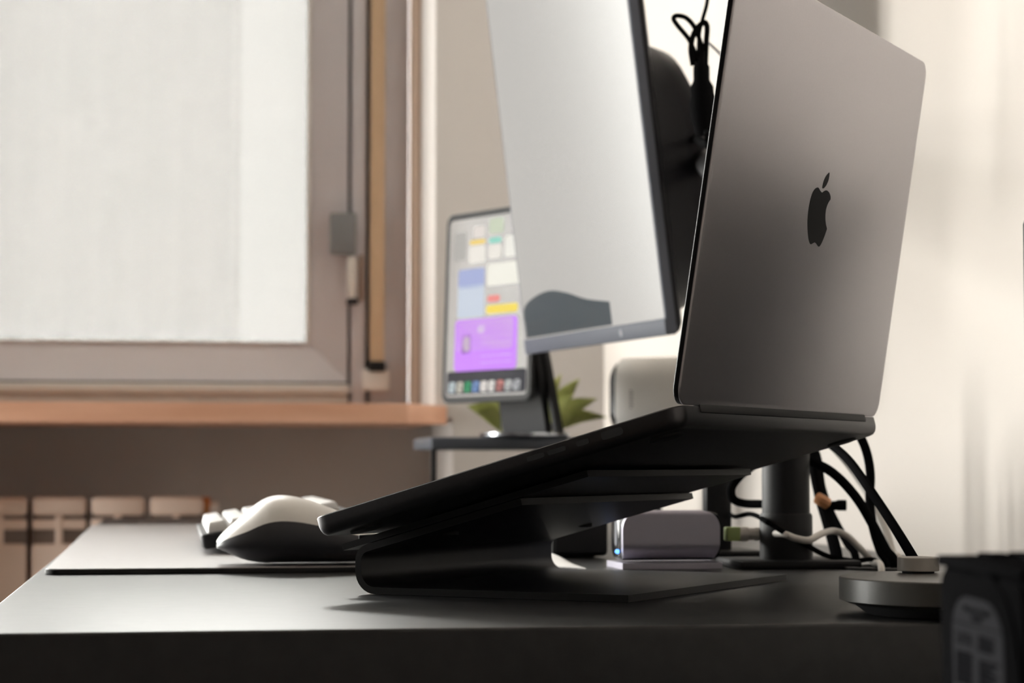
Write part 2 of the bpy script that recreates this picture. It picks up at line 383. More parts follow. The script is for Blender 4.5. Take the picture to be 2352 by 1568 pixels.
MB().box((NX0 + 0.001, WIN_Y, SZ1 - 0.03), (OX0, WIN_Y + 0.09, 2.2995)).build('jamb', frame_m, win, 0)
MB().box((OX0, WIN_Y, OZ1), (ox, WIN_Y + 0.09, 2.2995)).build('jamb', frame_m, win, 0)
# handle
a = on_y(757, 585, WIN_Y - 0.02); b = on_y(818, 490, WIN_Y - 0.02)
h = MB().box((a.x, WIN_Y - 0.032, a.z), (b.x, WIN_Y - 0.0085, b.z), bevel=0.004).build('handle', mat('handle_grey', (0.22, 0.23, 0.24), 0.4), win)
a = on_y(797, 688, WIN_Y - 0.02); b = on_y(819, 588, WIN_Y - 0.02)
MB().box((a.x, WIN_Y - 0.030, a.z), (b.x, WIN_Y - 0.014, b.z), bevel=0.005).build('lever', frame_w, h)
a = on_y(796, 700, WIN_Y - 0.02); b = on_y(822, 685, WIN_Y - 0.02)
MB().box((a.x, WIN_Y - 0.032, a.z), (b.x, WIN_Y - 0.012, b.z), bevel=0.003).build('lever_tip', gasket_m, h)
a = on_y(825, 690, WIN_Y - 0.02); b = on_y(836, 585, WIN_Y - 0.02)
MB().box((a.x, WIN_Y - 0.016, a.z), (b.x, WIN_Y - 0.0085, b.z), bevel=0.002).build('catch', trim_m, h)

# roller shutter strap with its winder
sx0 = on_y(851, 500, WIN_Y - 0.03).x; sx1 = on_y(884, 500, WIN_Y - 0.03).x
wz1 = on_y(865, 848, WIN_Y - 0.02).z; wz0 = on_y(865, 897, WIN_Y - 0.02).z
st = thing('shutter_strap', ((sx0 + sx1) / 2, WIN_Y - 0.02, wz0), 'tan roller shutter strap running down to a white winder plate beside window', 'strap')
MB().box((sx0 - 0.012, WIN_Y - 0.024, wz0), (sx1 + 0.010, WIN_Y - 0.0005, wz1), bevel=0.004).build('winder_plate', white_pl, st)
MB().box((sx0 - 0.002, WIN_Y - 0.034, wz1 - 0.004), (sx1 + 0.002, WIN_Y - 0.0005, on_y(865, 829, WIN_Y - 0.03).z), bevel=0.003).build('slot', black_pl, st)
MB().box((sx0, WIN_Y - 0.028, wz1), (sx1, WIN_Y - 0.026, 2.295)).build('belt', strap_m, st, 0)
MB().lathe([(0.004, 0), (0.004, 0.002)], (0, 0, 0), 12)

# sheer net curtain panel hanging just inside the sash, covering most of the pane
FABRIC_TOP = 1.90                                  # fabrics stop out of view; open pane above added to light the desk
cx1 = on_y(553, 400, WIN_Y + 0.05).x
vs = []; fs = []; nx, nz = 110, 10
for j in range(nz + 1):
    for i in range(nx + 1):
        x = GX0 + 0.01 + (cx1 - GX0 - 0.01) * i / nx
        z = gz + 0.004 + (FABRIC_TOP - gz - 0.01) * j / nz
        vs.append(Vector((x, WIN_Y + 0.050 + 0.006 * math.sin(x * 95 + 0.4 * math.sin(z * 7)) + 0.002 * math.sin(x * 231), z)))
for j in range(nz):
    for i in range(nx):
        k = j * (nx + 1) + i; fs.append((k, k + 1, k + nx + 2, k + nx + 1))
tag(MB().add(vs, fs).build('net_curtain', sheer_m, None, 60), 'sheer white net curtain panel hung against the window glass', 'curtain')

vs = []; fs = []; nz = 12  # added sheet that cuts the glare of the visible pane
for j in range(nz + 1):
    for i in range(2):
        z = gz + 0.001 + (FABRIC_TOP - gz - 0.002) * j / nz
        vs += [Vector(((GX0, gx)[i], WIN_Y + 0.0590 + 0.0002 * math.sin(j), z)), Vector(((GX0, gx)[i], WIN_Y + 0.0596 + 0.0002 * math.sin(j), z))]
for j in range(nz):
    k = j * 4; fs += [(k, k + 2, k + 6, k + 4)]
tag(MB().add(vs, fs).build('pane_dimmer', dimmer_m, None, 0), 'added translucent half-height blind stretched over the lower window pane', 'dimmer')

# outside: the courtyard ground
structure(MB().box((-40, 3.99, -3.2), (20, 30, -3.0)), 'ground', ground_m)

# ---- radiator in the niche
RY = 3.44
pitch = on_y(197, 1160, RY).x - on_y(61, 1160, RY).x
rz1 = on_y(200, 1141, RY).z
rad = thing('radiator', (-0.15, RY, 0.12), 'cream sectional radiator standing under the window sill', 'radiator')
x_end = on_y(472, 1160, RY).x
zA = on_y(200, 1184, RY).z; zB = on_y(200, 1192, RY).z; zC_ = on_y(200, 1248, RY).z
for k in range(5):
    x1 = x_end - k * pitch - 0.0035; x0 = x1 - pitch + 0.007
    m = MB()
    m.box((x0, RY + 0.012, 0.14), (x1, RY + 0.085, rz1 - 0.006), bevel=0.004)
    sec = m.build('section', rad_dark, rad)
    xm = (x0 + x1) / 2
    MB().box((x0, RY, zA), (x1, RY + 0.04, rz1), bevel=0.008).build('top_fin', rad_m, sec)
    MB().box((xm - 0.006, RY + 0.002, 0.14), (xm + 0.006, RY + 0.03, zA), bevel=0.003).build('rib', rad_m, sec)
    MB().box((x0, RY + 0.004, zC_ + 0.022), (x1, RY + 0.03, zB), bevel=0.004).build('front_fin', rad_m, sec)
    MB().box((x0, RY, 0.14), (x1, RY + 0.03, zC_), bevel=0.006).build('front_plate', rad_m, sec)
pz = on_y(478, 1163, RY + 0.04)
MB().tube([Vector((x_end - 0.01, RY + 0.045, pz.z)), Vector((x_end + 0.008, RY + 0.045, pz.z))], 0.016, 14, 0).build('bush', brass_m, rad)
MB().tube([Vector((x_end + 0.006, RY + 0.045, pz.z - 0.004)), Vector((x_end + 0.022, RY + 0.045, pz.z - 0.004))], 0.012, 14, 0).build('valve_cap', white_pl, rad)
for k in (1, 4):
    MB().box((x_end - k * pitch - 0.06, RY + 0.02, 0.0), (x_end - k * pitch - 0.03, RY + 0.07, 0.145), bevel=0.003).build('foot', rad_m, rad)

# =================================================================== DESK
DX0, DX1, DY0, DY1 = -0.100, 0.640, 1.046, 3.20
desk = thing('desk', ((DX0 + DX1) / 2, (DY0 + DY1) / 2, 0), 'long black laminate desk with satin top running along the bright wall', 'desk')
MB().box((DX0, DY0, DESK - 0.060), (DX1, DY1, DESK), bevel=0.0022, seg=3).build('top', desk_m, desk)
for y in (DY0 + 0.25, DY1 - 0.25):
    for x in (DX0 + 0.08, DX1 - 0.08):
        MB().box((x - 0.025, y - 0.025, 0.0), (x + 0.025, y + 0.025, DESK - 0.058), bevel=0.003).build('leg', desk_leg_m, desk)
    MB().box((DX0 + 0.05, y - 0.02, DESK - 0.10), (DX1 - 0.05, y + 0.02, DESK - 0.059), bevel=0.002).build('rail', desk_leg_m, desk)

# desk mat, slightly skewed, overhanging the front edge a little
MT = 0.0045
p0 = on_z(101, 1321, DESK); p1 = on_z(210, 1205.5, DESK + MT)
dy = (p1 - p0); dy.z = 0; ML = dy.length; dy.normalize(); dx = Vector((dy.y, -dy.x, 0))
MW = 0.34
mfr = frame((p0.x, p0.y, DESK), dx, dy, Z)
dm = thing('desk_mat', (p0 + dx * MW / 2 + dy * ML / 2).xy.to_3d() + Vector((0, 0, DESK)), 'long grey desk mat with black rubber edge lying under the mouse', 'desk mat')
MB().slab(MW, ML, 0.012, [(0.0005, 0.0003), (0, 0.0008), (0, MT - 0.0008), (0.0006, MT - 0.0003)], mfr).build('rubber_base', mat_edge_m, dm)
MB().slab(MW, ML, 0.012, [(0.0008, MT - 0.0004), (0.0010, MT), (0.0016, MT + 0.0002)], mfr).build('top_cloth', mat_top_m, dm)
MZ = DESK + MT + 0.0002

# =================================================================== LAPTOP
BL = c2r(0.0912962, 1.1723838, CAM.z + 0.0322136)
PSI, LEAN, BASE = 0.478363, 0.156925, 0.26745
wv = c2r(math.sin(PSI), math.cos(PSI)); bv = c2r(-math.cos(PSI), math.sin(PSI))
LW_, LH, LD = 0.3557, 0.2481, 0.2481
fb_ = bv * math.cos(BASE) - Z * math.sin(BASE); nb = Z * math.cos(BASE) + bv * math.sin(BASE)
lv = Z * math.cos(LEAN) - bv * math.sin(LEAN); ln = bv * math.cos(LEAN) + Z * math.sin(LEAN)    # up the lid / lid front normal
lap = thing('laptop', BL + bv * 0.12 + wv * 0.178 - Z * 0.05, 'open dark grey metal laptop tilted on a black stand, dark fruit emblem on lid', 'laptop')
BT = 0.0118
bfr = frame(BL, wv, fb_, nb)
base = MB().slab(LW_, LD, 0.011, [(0.0052, -BT), (0.0034, -BT + 0.0004), (0.0017, -BT + 0.0018), (0.0006, -BT + 0.0040), (0.0001, -BT + 0.0062), (0, -0.0006), (0.0005, 0)], bfr, 8).build('base', grey_alu_shaded, lap, 40)
MB().slab(LW_ - 0.070, 0.110, 0.004, [(0, -0.001), (0, 0.0012), (0.0005, 0.0015)], frame(BL + wv * 0.035 + fb_ * 0.030, wv, fb_, nb)).build('keyboard_deck', black_pl, base)
lk = bpy.data.meshes.new('key'); lm = MB().slab(0.0172, 0.0150, 0.002, [(0, 0), (0.0003, 0.0008)], lambda p: p, 2)
lk.from_pydata(lm.v, [], lm.f); lk.materials.append(black_pl)
krot = Matrix((wv, fb_, nb)).transposed().to_euler()
for r_i in range(5):
    for c_i in range(14):
        o = bpy.data.objects.new('key', lk); COL.objects.link(o); o.parent = base; o.rotation_euler = krot
        o.location = BL + wv * (0.0400 + c_i * 0.0198) + fb_ * (0.0375 + r_i * 0.0200) + nb * 0.0014 - ORG[base.name]
MB().slab(0.15, 0.085, 0.005, [(0, -0.001), (0, 0.0003)], frame(BL + wv * 0.103 + fb_ * 0.150, wv, fb_, nb)).build('trackpad', grey_alu, base)
# side ports facing the camera
def side_port(u0, u1, hh):
    n_ = -wv; out = []
    for u in (u0, u1):
        p = on_plane(u, 1000, BL, wv); 
        # slide on the side face at half thickness
        lo_, hi_ = 0.0, LD
        for _ in range(40):
            mid = (lo_ + hi_) / 2; q = BL + fb_ * mid - nb * 0.0045
            rel = q - CAM; yc = (rel.x * sY + rel.y * cY) * cP + rel.z * sP; xc = rel.x * cY - rel.y * sY
            if 1176 + F_PX * xc / yc > u: lo_ = mid
            else: hi_ = mid
        out.append((lo_ + hi_) / 2)
    a, b = sorted(out)
    MB().slab(b - a, hh, hh / 2 - 0.0002, [(0, -0.0012), (0, 0.00012)], frame(BL + fb_ * a - nb * (0.0045 + hh / 2), fb_, nb, -wv)).build('port', mat_edge_m, base)
side_port(1381, 1431, 0.0046); side_port(1324, 1353, 0.0032); side_port(1258, 1300, 0.0028); side_port(1210, 1250, 0.0028)
# lid
LT = 0.0046
lfr = frame(BL, wv, lv, ln)           # back face at depth 0, screen side at +LT
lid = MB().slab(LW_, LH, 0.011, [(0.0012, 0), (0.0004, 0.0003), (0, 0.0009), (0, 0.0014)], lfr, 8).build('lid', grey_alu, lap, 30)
MB().slab(LW_, LH, 0.011, [(0.0002, 0.0012), (0, 0.0016), (0, LT - 0.0005), (0.0005, LT)], lfr, 8).build('screen', mat('laptop_screen_glass', (0.010, 0.010, 0.011), 0.5, spec=0.12), lid, 30)  # dark slab covers the metal rim too, imitating its dark reflection
# black hinge strip between lid and base
MB().box((0.030, 0, 0), (LW_ - 0.030, 0.012, 0.0052), frame(BL - nb * 0.0040 - fb_ * 0.0008 + Z * 0.0, wv, fb_, nb), 0.001).build('hinge', mat_edge_m, lap)
for w_, f_ in ((0.025, 0.022), (LW_ - 0.025, 0.022), (0.025, LD - 0.022), (LW_ - 0.025, LD - 0.022)):
    ring = lambda r, h: [BL + wv * (w_ + r * math.cos(a)) + fb_ * (f_ + r * math.sin(a)) - nb * h for a in [2 * math.pi * k / 20 for k in range(20)]]
    MB().loft([ring(0.010, BT - 0.001), ring(0.010, BT + 0.0012), ring(0.008, BT + 0.0016)]).build('rubber_foot', mat_edge_m, lap)
# emblem inlay on the lid, traced on its plane
def lidp(zx, zy):
    p = on_plane(1780 + zx / 6.535, 360 + zy / 6.535, BL, ln)
    r_ = p - BL; return (r_.dot(wv), r_.dot(lv))
body = []
segs = [[(832, 640), (833, 595), (812, 535), (772, 503), (735, 515), (706, 535), (680, 510), (658, 472), (634, 460), (590, 492), (550, 575), (515, 720), (494, 880), (489, 1040), (498, 1190), (514, 1275), (536, 1312), (565, 1298), (595, 1285), (622, 1305), (645, 1340), (668, 1342), (700, 1290), (742, 1190), (779, 1080)],
        [(779, 1080), (762, 1000), (755, 900), (765, 790), (795, 700), (832, 640)]]
for sg in segs:
    c = catmull([Vector((p[0], p[1], 0)) for p in sg], 5)[:-1]
    body += [lidp(p.x, p.y) for p in c]
leaf = [lidp(p.x, p.y) for p in catmull([Vector((p[0], p[1], 0)) for p in [(817, 240), (790, 258), (752, 312), (722, 395), (710, 468), (735, 468), (772, 420), (806, 335)]], 5, True)]
lg = MB().prism(body, lfr, -0.00012, 0.0004); lg.prism(leaf, lfr, -0.00012, 0.0004)
lgo = lg.build('emblem', logo_m, lid, 0); lgo['label'] = 'dark glossy fruit-shaped emblem on the lid'

# =================================================================== LAPTOP STAND (one bent sheet and a tray)
SB = Vector((BL.x, BL.y, DESK))
sfr = frame(SB, bv, wv, Z)                   # (b, w, z)
W0, W1 = 0.050, 0.315
hz0 = BL.z - DESK
def base_z(b): return hz0 - b * math.tan(BASE)            # top of laptop base above the desk
def tray_top(b): return base_z(b) - (BT + 0.0020) / math.cos(BASE)
ls = thing('laptop_stand', SB + bv * 0.145 + wv * 0.18, 'black bent metal laptop stand holding the dark grey laptop', 'laptop stand')
def sheet(prof, t, name, w0=W0, w1=W1):
    """extrude a (b,z) centre line of thickness t along the width"""
    P = [Vector((p[0], p[1])) for p in prof]; L, Rr = [], []
    for i, p in enumerate(P):
        d = (P[min(i + 1, len(P) - 1)] - P[max(i - 1, 0)]).normalized(); n_ = Vector((-d.y, d.x))
        L.append(p + n_ * t / 2); Rr.append(p - n_ * t / 2)
    ring = L + Rr[::-1]; mb = MB()
    rings = [[Vector((q.x, w_, q.y)) for q in ring] for w_ in (w0, w1)]
    n = len(ring); k = len(P)
    vs = [sfr(q) for r_ in rings for q in r_]; fs = [(i, (i + 1) % n, n + (i + 1) % n, n + i) for i in range(n)]
    for o_ in (0, n):
        for i in range(k - 1): fs.append((o_ + i, o_ + i + 1, o_ + n - 2 - i, o_ + n - 1 - i))
    mb.add(vs, fs); return mb.build(name, stand_m, ls, 40)
t = 0.0042
def arc(cb, cz, r, a0, a1, n=8): return [(cb + r * math.cos(R(a0 + (a1 - a0) * k / n)), cz + r * math.sin(R(a0 + (a1 - a0) * k / n))) for k in range(n + 1)]
B0, B1 = 0.053, 0.238
arm_z = lambda b: tray_top(b) - 0.0044 - t / 2 - 0.0006
rr = 0.012
bottom = [(B0, t / 2 + 0.0003)] + arc(B1 - rr - t / 2, rr + t / 2 + 0.0003, rr, -90, 0)
r2 = 0.008; bt = B1 - t / 2 - r2
topa = arc(bt, arm_z(bt + r2 * math.sin(BASE)) - r2 * math.cos(BASE), r2, 0, 90 - math.degrees(BASE))
prof = bottom + topa + [(0.1225, arm_z(0.1225))]
sheet(prof, t, 'body')
# inner web plate behind the front bend, and a strut
sheet([(0.2475, tray_top(0.2475) - 0.0022), (0.0790, tray_top(0.0790) - 0.0022)], 0.0040, 'tray')
for w_ in (W0 + 0.02, W1 - 0.05):
    MB().box((0.246, w_, -0.0005), (0.2485, w_ + 0.03, 0.009), frame(SB + Z * (tray_top(0.2475) - 0.004), bv, wv, Z), 0.001).build('lip', stand_m, ls)
for w_ in (W0 + 0.035, W1 - 0.035):
    MB().loft([[sfr(Vector((0.19 + r * math.cos(a), w_ + r * math.sin(a), arm_z(0.19) - h_))) for a in [2 * math.pi * k / 16 for k in range(16)]] for r, h_ in ((0.005, 0.0), (0.005, 0.0032), (0.004, 0.0036))]).build('screw', mat_edge_m, ls)

# =================================================================== MOUSE
mp = on_z(692, 1299, MZ)
mo = thing('mouse', (mp.x, mp.y, MZ), 'humped computer mouse with pale shell and dark flank on the mat', 'mouse')
st_ = [(-0.0615, 0.0175, 0.012, 0.020), (-0.058, 0.0225, 0.0105, 0.027), (-0.050, 0.030, 0.007, 0.033), (-0.040, 0.0385, 0.003, 0.037), (-0.028, 0.0480, 0.001, 0.040), (-0.016, 0.0515, 0.001, 0.0415), (0.000, 0.0498, 0.001, 0.0415),
       (0.018, 0.0440, 0.001, 0.040), (0.036, 0.0365, 0.001, 0.038), (0.050, 0.0310, 0.0015, 0.035), (0.058, 0.0255, 0.003, 0.030), (0.0625, 0.020, 0.006, 0.022)]
st_ = [tuple(q) for q in catmull([Vector(s_).to_4d() if len(s_) == 3 else Vector(s_) for s_ in st_], 3)]
MO_S = 1.0
def mouse_pt(s_, a):
    x, zt, zb_, hw = s_
    ca, sa = math.cos(a), math.sin(a)
    mid = zb_ + (zt - zb_) * 0.30
    e = 0.78
    yy = hw * (abs(ca) ** e) * (1 if ca > 0 else -1)
    if sa >= 0: zz = mid + (zt - mid) * (abs(sa) ** 0.95)
    else:
        zz = mid - (mid - zb_) * (abs(sa) ** 0.8); yy *= 1 - 0.20 * abs(sa)
    return Vector((mp.x + (x + 0.0) * MO_S, mp.y + 0.030 + yy * MO_S, MZ + 0.0004 + zz * MO_S))
NA = 40
rings = [[mouse_pt(s_, 2 * math.pi * k / NA) for k in range(NA)] for s_ in st_]
def ring_part(sel, name, mm, par, off=0.0):
    vs = [p for r_ in rings for p in r_]; fs = []
    for i in range(len(rings) - 1):
        for k in range(NA):
            if sel(k): fs.append((i * NA + k, i * NA + (k + 1) % NA, (i + 1) * NA + (k + 1) % NA, (i + 1) * NA + k))
    for i_, rv in ((0, True), (len(rings) - 1, False)):
        ks = [k for k in range(NA) if sel(k)]
        cc = sum((rings[i_][k] for k in ks), Vector()) / len(ks); vs.append(cc); ci = len(vs) - 1
        for k in ks: fs.append((i_ * NA + k, i_ * NA + (k + 1) % NA, ci))
    return MB().add(vs, fs).build(name, mm, par, 50)
top_sel = lambda k: 4 <= k <= 15
ring_part(lambda k: 3 <= k <= 16, 'shell', mouse_top, mo)
ring_part(lambda k: not (3 <= k <= 16), 'side_grip', mouse_side, mo)
MB().tube([Vector((mp.x + 0.040, mp.y + 0.025, MZ + 0.031)), Vector((mp.x + 0.040, mp.y + 0.035, MZ + 0.031))], 0.0085, 20, 0).build('scroll_wheel', silver_m, mo)

# =================================================================== KEYBOARD behind the mouse
kp = on_z(466, 1273, MZ)
KW, KL = 0.128, 0.325
tilt = R(9.5)
ku = Vector((math.cos(tilt), 0, math.sin(tilt))); kn = Vector((-math.sin(tilt), 0, math.cos(tilt)))
kb = thing('keyboard', (kp.x + KW / 2, kp.y + KL / 2, MZ), 'white-keyed keyboard with black base lying on mat behind mouse', 'keyboard')
kfr = frame((kp.x, kp.y, MZ + 0.0045), ku, Y, kn)
MB().slab(KW, KL, 0.006, [(0.002, -0.001), (0, 0.002), (0, 0.011), (0.001, 0.012)], kfr).build('case', black_pl, kb)
for y_ in (0.03, KL - 0.05):
    MB().box((KW - 0.022, y_, -0.0212), (KW - 0.010, y_ + 0.02, 0.0), frame((kp.x, kp.y, MZ + 0.0045), Vector((math.cos(tilt), 0, math.sin(tilt))), Y, Z) if False else frame((kp.x + 0.0, kp.y, MZ + 0.0212), X, Y, Z), 0.002).build('foot', black_pl, kb)
U = 0.0190
rows = [[1.25, 1.25, 1.25, 6.25, 1, 1, 1, 1, 1, 1], [2.25] + [1] * 10 + [1.75, 1, 1], [1.75] + [1] * 11 + [2.25, 1], [1.5] + [1] * 12 + [1.5, 1], [1] * 13 + [2, 1], [1] * 16]
key_cache = {}
for ri, row in enumerate(rows):
    y_ = KL - 0.010                       # the user's left end is the far end of the keyboard
    for wd in row:
        L_ = wd * U * 0.99
        if y_ - L_ < 0.004: L_ = y_ - 0.004
        if L_ < 0.008: break
        key = round(L_, 4)
        if key not in key_cache:
            bm_ = MB().slab(U - 0.001, L_ - 0.001, 0.002, [(0, 0), (0.0008, 0.004), (0.0026, 0.0082), (0.0032, 0.0086)], lambda p: p, 2)
            me = bpy.data.meshes.new('keycap'); me.from_pydata(bm_.v, [], bm_.f); me.materials.append(key_m); me.shade_smooth(); me.set_sharp_from_angle(angle=R(35))
            key_cache[key] = me
        o = bpy.data.objects.new('keycap', key_cache[key]); COL.objects.link(o); o.parent = kb
        o.rotation_euler = (0, -tilt, 0)
        o.location = kfr((0.006 + ri * U, y_ - L_, 0.0118)) - ORG[kb.name]
        y_ -= wd * U * 0.99

# =================================================================== MONITOR on an arm
MD = Vector((-math.sin(R(20.0)), math.cos(R(20.0)), 0)); mdir = c2r(MD.x, MD.y)           # near -> far along its width
mnorm = c2r(-MD.y, MD.x)                                                     # screen normal (faces the user)
if mnorm.dot(CAM - at(1380, 500, 1.9)) < 0: mnorm = -mnorm
mb0 = at(1535, 769, 2.1)
MTILT = R(7.1)
mup = Z * math.cos(MTILT) + mnorm * math.sin(MTILT); mn = mnorm * math.cos(MTILT) - Z * math.sin(MTILT)
MWD, MHT = 0.400, 0.62
mon = thing('monitor', (mb0 + mdir * MWD / 2 - mn * 0.02), 'slim monitor held high on an arm, pale window reflected in screen', 'monitor')
mfr2 = frame(mb0, mdir, mup, mn)
MB().slab(MWD, MHT, 0.004, [(0.001, -0.0105), (0, -0.0095), (0, -0.001), (0.001, 0)], mfr2).build('frame', bez_m, mon)
MB().slab(MWD - 0.008, MHT - 0.022, 0.002, [(0, -0.0005), (0, 0.0004)], frame(mb0 + mdir * 0.004 + mup * 0.017, mdir, mup, mn)).build('screen', mat('lit_screen_glass', (0.02, 0.02, 0.022), 0.22, spec=0.12, emit=(1.0, 0.965, 0.91), estr=0.42), mon)  # emission imitates the bright window mirrored in the glass
scr_m = bpy.data.objects[[o.name for o in mon.children if o.name.startswith('screen')][0]]
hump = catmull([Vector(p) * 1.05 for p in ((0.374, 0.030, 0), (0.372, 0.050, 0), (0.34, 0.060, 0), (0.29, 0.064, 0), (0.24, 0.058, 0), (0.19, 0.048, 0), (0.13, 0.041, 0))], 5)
MB().prism([(p.x, p.y) for p in hump] + [(0.1365, 0.0185), (0.3927, 0.0185)], mfr2, 0.0003, 0.0006).build('dark_reflection', emissive('screen_dark_reflection', (0.070, 0.085, 0.093), 1.0, 0.1), scr_m, 0)  # flat shape painted as a dark reflection in the screen
chin = MB().box((0.0005, 0.0, -0.002), (MWD - 0.0005, 0.0165, 0.0022), mfr2, 0.001).build('chin', bez_m, mon)
ce = mfr2((0.112, 0.0085, 0.0022))
MB().loft([[ce + mdir * (0.004 * math.cos(a)) + mup * (0.004 * math.sin(a)) + mn * h_ for a in [2 * math.pi * k / 20 for k in range(20)]] for h_ in (-0.0005, 0.0004)]).build('badge', mat('badge_grey', (0.3, 0.31, 0.34), 0.6, spec=0.2), chin)
# back shell with a bulge
MB().slab(MWD, MHT, 0.012, [(0.0, -0.0100), (0.002, -0.016), (0.010, -0.021), (0.018, -0.023)], mfr2).build('back_panel', mon_back, mon)
MB().slab(MWD - 0.012, 0.295, 0.11, [(0, -0.014), (0.003, -0.048), (0.012, -0.070), (0.032, -0.084), (0.05, -0.087)], frame(mb0 + mdir * 0.006 + mup * 0.016, mdir, mup, mn), 10).build('back_housing', mon_back, mon, 60)
vesa = mfr2((MWD * 0.38, 0.20, -0.087))
# monitor arm: clamp, pole and arms
pole = at(1806, 1300, 1.665); pole.z = DESK
arm = thing('pole_mount', (pole.x, pole.y, DESK), 'black monitor arm with thick round pole clamped on the desk', 'monitor arm')
MB().box((pole.x - 0.045, pole.y - 0.035, DESK + 0.0004), (pole.x + 0.050, pole.y + 0.045, DESK + 0.0065), bevel=0.002).build('clamp_plate', black_pl, arm)
MB().lathe([(0.0185, 0.006), (0.0185, 0.335), (0.0175, 0.337)], (pole.x, pole.y, DESK), 40).build('pole', black_pl, arm)
MB().lathe([(0.0205, 0.006), (0.0205, 0.040), (0.0195, 0.042)], (pole.x, pole.y, DESK), 40).build('base_collar', black_pl, arm)
MB().lathe([(0.024, 0.28), (0.024, 0.32)], (pole.x, pole.y, DESK), 32).build('joint', black_pl, arm)
hd = Vector((vesa.x, vesa.y, vesa.z)) - mn * 0.035
MB().tube([Vector((pole.x, pole.y, DESK + 0.30)), Vector((pole.x + 0.01, pole.y + 0.18, DESK + 0.315)), hd], 0.011, 16, 5).build('arm', black_pl, arm)
MB().box((-0.05, -0.05, -0.004), (0.05, 0.05, 0.0), frame(vesa - mn * 0.0005, mdir, mup, mn), 0.002).build('mount_plate', black_pl, arm)
MB().tube([vesa - mn * 0.004, vesa - mn * 0.06], 0.024, 20, 0).build('tilt_head', black_pl, arm)

# cable bunch hanging behind the monitor
DC = 1.80
bz = thing('cable_bunch', at(1612, 150, DC), 'knotted black cable bunch hanging above the monitor joint', 'cable')
c_top = at(1640, -260, DC)
MB().tube([Vector((c_top.x, c_top.y, ZC - 0.0005)), Vector((c_top.x, c_top.y, 1.9)), c_top, at(1632, -80, DC), at(1625, 0, DC), at(1614, 44, DC), at(1606, 80, DC), at(1604, 150, DC)], 0.0017, 8).build('cord', cable_b, bz)
MB().tube([at(1606, 150, DC), at(1585, 95, DC), at(1556, 58, DC), at(1547, 42, DC), at(1556, 36, DC), at(1577, 42, DC), at(1597, 66, DC), at(1612, 110, DC), at(1614, 150, DC)], 0.0021, 8).build('loop', cable_b, bz)
MB().tube([at(1592, 150, DC), at(1587, 110, DC), at(1595, 75, DC), at(1615, 52, DC), at(1624, 62, DC), at(1622, 100, DC), at(1620, 150, DC)], 0.0025, 8).build('loop', cable_b, bz)
(MB().tube([at(1612, 120, DC), at(1612, 200, DC), at(1624, 300, DC + .02)], [0.004, 0.007, 0.010, 0.012, 0.011], 12)
      .tube([at(1623, 290, DC + .02), at(1626, 330, DC + .04), hd + Z * 0.012], 0.004, 10)).build('sleeve', cable_b, bz)
tag(MB().tube([at(1620, 92, 1.86), at(1640, 110, 1.86), at(1662, 132, 1.86), at(1700, 170, 1.86)], 0.0012, 8).build('thin_cord', cable_g), 'thin grey cord slanting behind the open laptop lid', 'cord')

# second upright post behind the dock
pp = at(1647, 1272, 1.88); pp.z = DESK
po = thing('support_post', (pp.x, pp.y, DESK), 'flat black upright post standing behind the grey docking station', 'post')
MB().box((pp.x - 0.0115, pp.y - 0.008, DESK + 0.004), (pp.x + 0.0115, pp.y + 0.008, DESK + 0.155), bevel=0.002).build('upright', black_pl, po)
MB().box((pp.x - 0.035, pp.y - 0.03, DESK + 0.0004), (pp.x + 0.035, pp.y + 0.05, DESK + 0.005), bevel=0.0015).build('foot_plate', black_pl, po)

# =================================================================== RISER SHELF, TABLET, PLANT, SPEAKER
SHZ1 = at(1100, 1003, 2.55).z; SHZ0 = at(1100, 1032, 2.55).z
s0 = at(990, 1015, 2.55); SHY0 = s0.y; SHX0 = s0.x; SHX1 = 0.600; SHY1 = SHY0 + 0.19
sh = thing('desk_riser', ((SHX0 + SHX1) / 2, (SHY0 + SHY1) / 2, DESK), 'slate grey desk riser shelf carrying the tablet', 'shelf')
MB().box((SHX0, SHY0, SHZ0), (SHX1, SHY1, SHZ1), bevel=0.003).build('board', shelf_m, sh)
for x, y in ((SHX0 + 0.001, SHY0 + 0.004), (SHX1 - 0.02, SHY0 + 0.004), (0.46, SHY1 - 0.014)):
    MB().box((x, y, DESK + 0.0004), (x + 0.006, y + 0.010, SHZ0 + 0.001)).build('leg', desk_leg_m, sh, 0)

TH = R(38)
td = c2r(math.sin(TH), -math.cos(TH)); tn = c2r(-math.cos(TH), -math.sin(TH))       # far -> near along width; screen normal
tb = at(1014, 927, 2.66)
TW, TT = 0.178, 0.236
tl = R(2.0); tup = Z * math.cos(tl) - tn * math.sin(tl); tnn = tn * math.cos(tl) + Z * math.sin(tl)
tab = thing('tablet', tb + td * TW / 2, 'tablet in portrait showing coloured widgets and a purple panel', 'tablet')
tfr = frame(tb, td, tup, tnn)
MB().slab(TW, TT, 0.012, [(0.001, -0.006), (0, -0.005), (0, -0.0006), (0.0006, 0)], tfr).build('body', black_pl, tab)
scr = MB().slab(TW - 0.016, TT - 0.016, 0.006, [(0, -0.0004), (0, 0.0002)], frame(tb + td * 0.008 + tup * 0.008, td, tup, tnn)).build('screen', mat('tablet_hazed_wallpaper', (0.02, 0.02, 0.02), 0.08, ior=1.8, emit=(0.40, 0.365, 0.34), estr=0.62), tab)  # screen glow washed pale to include window reflection
def widget(x0, y0, x1, y1, col, s=0.8, r=0.004, name='widget'):
    mm = emissive('screen_%02x%02x%02x' % tuple(int(c * 255) for c in col), col, s)
    MB().slab((x1 - x0) * TW, (y1 - y0) * TT, r, [(0, 0.0001), (0, 0.0005)], frame(tb + td * x0 * TW + tup * y0 * TT, td, tup, tnn), 4).build(name, mm, scr)
widget(0.06, 0.045, 0.95, 0.165, (0.02, 0.018, 0.03), 0.6, name='dark_panel')
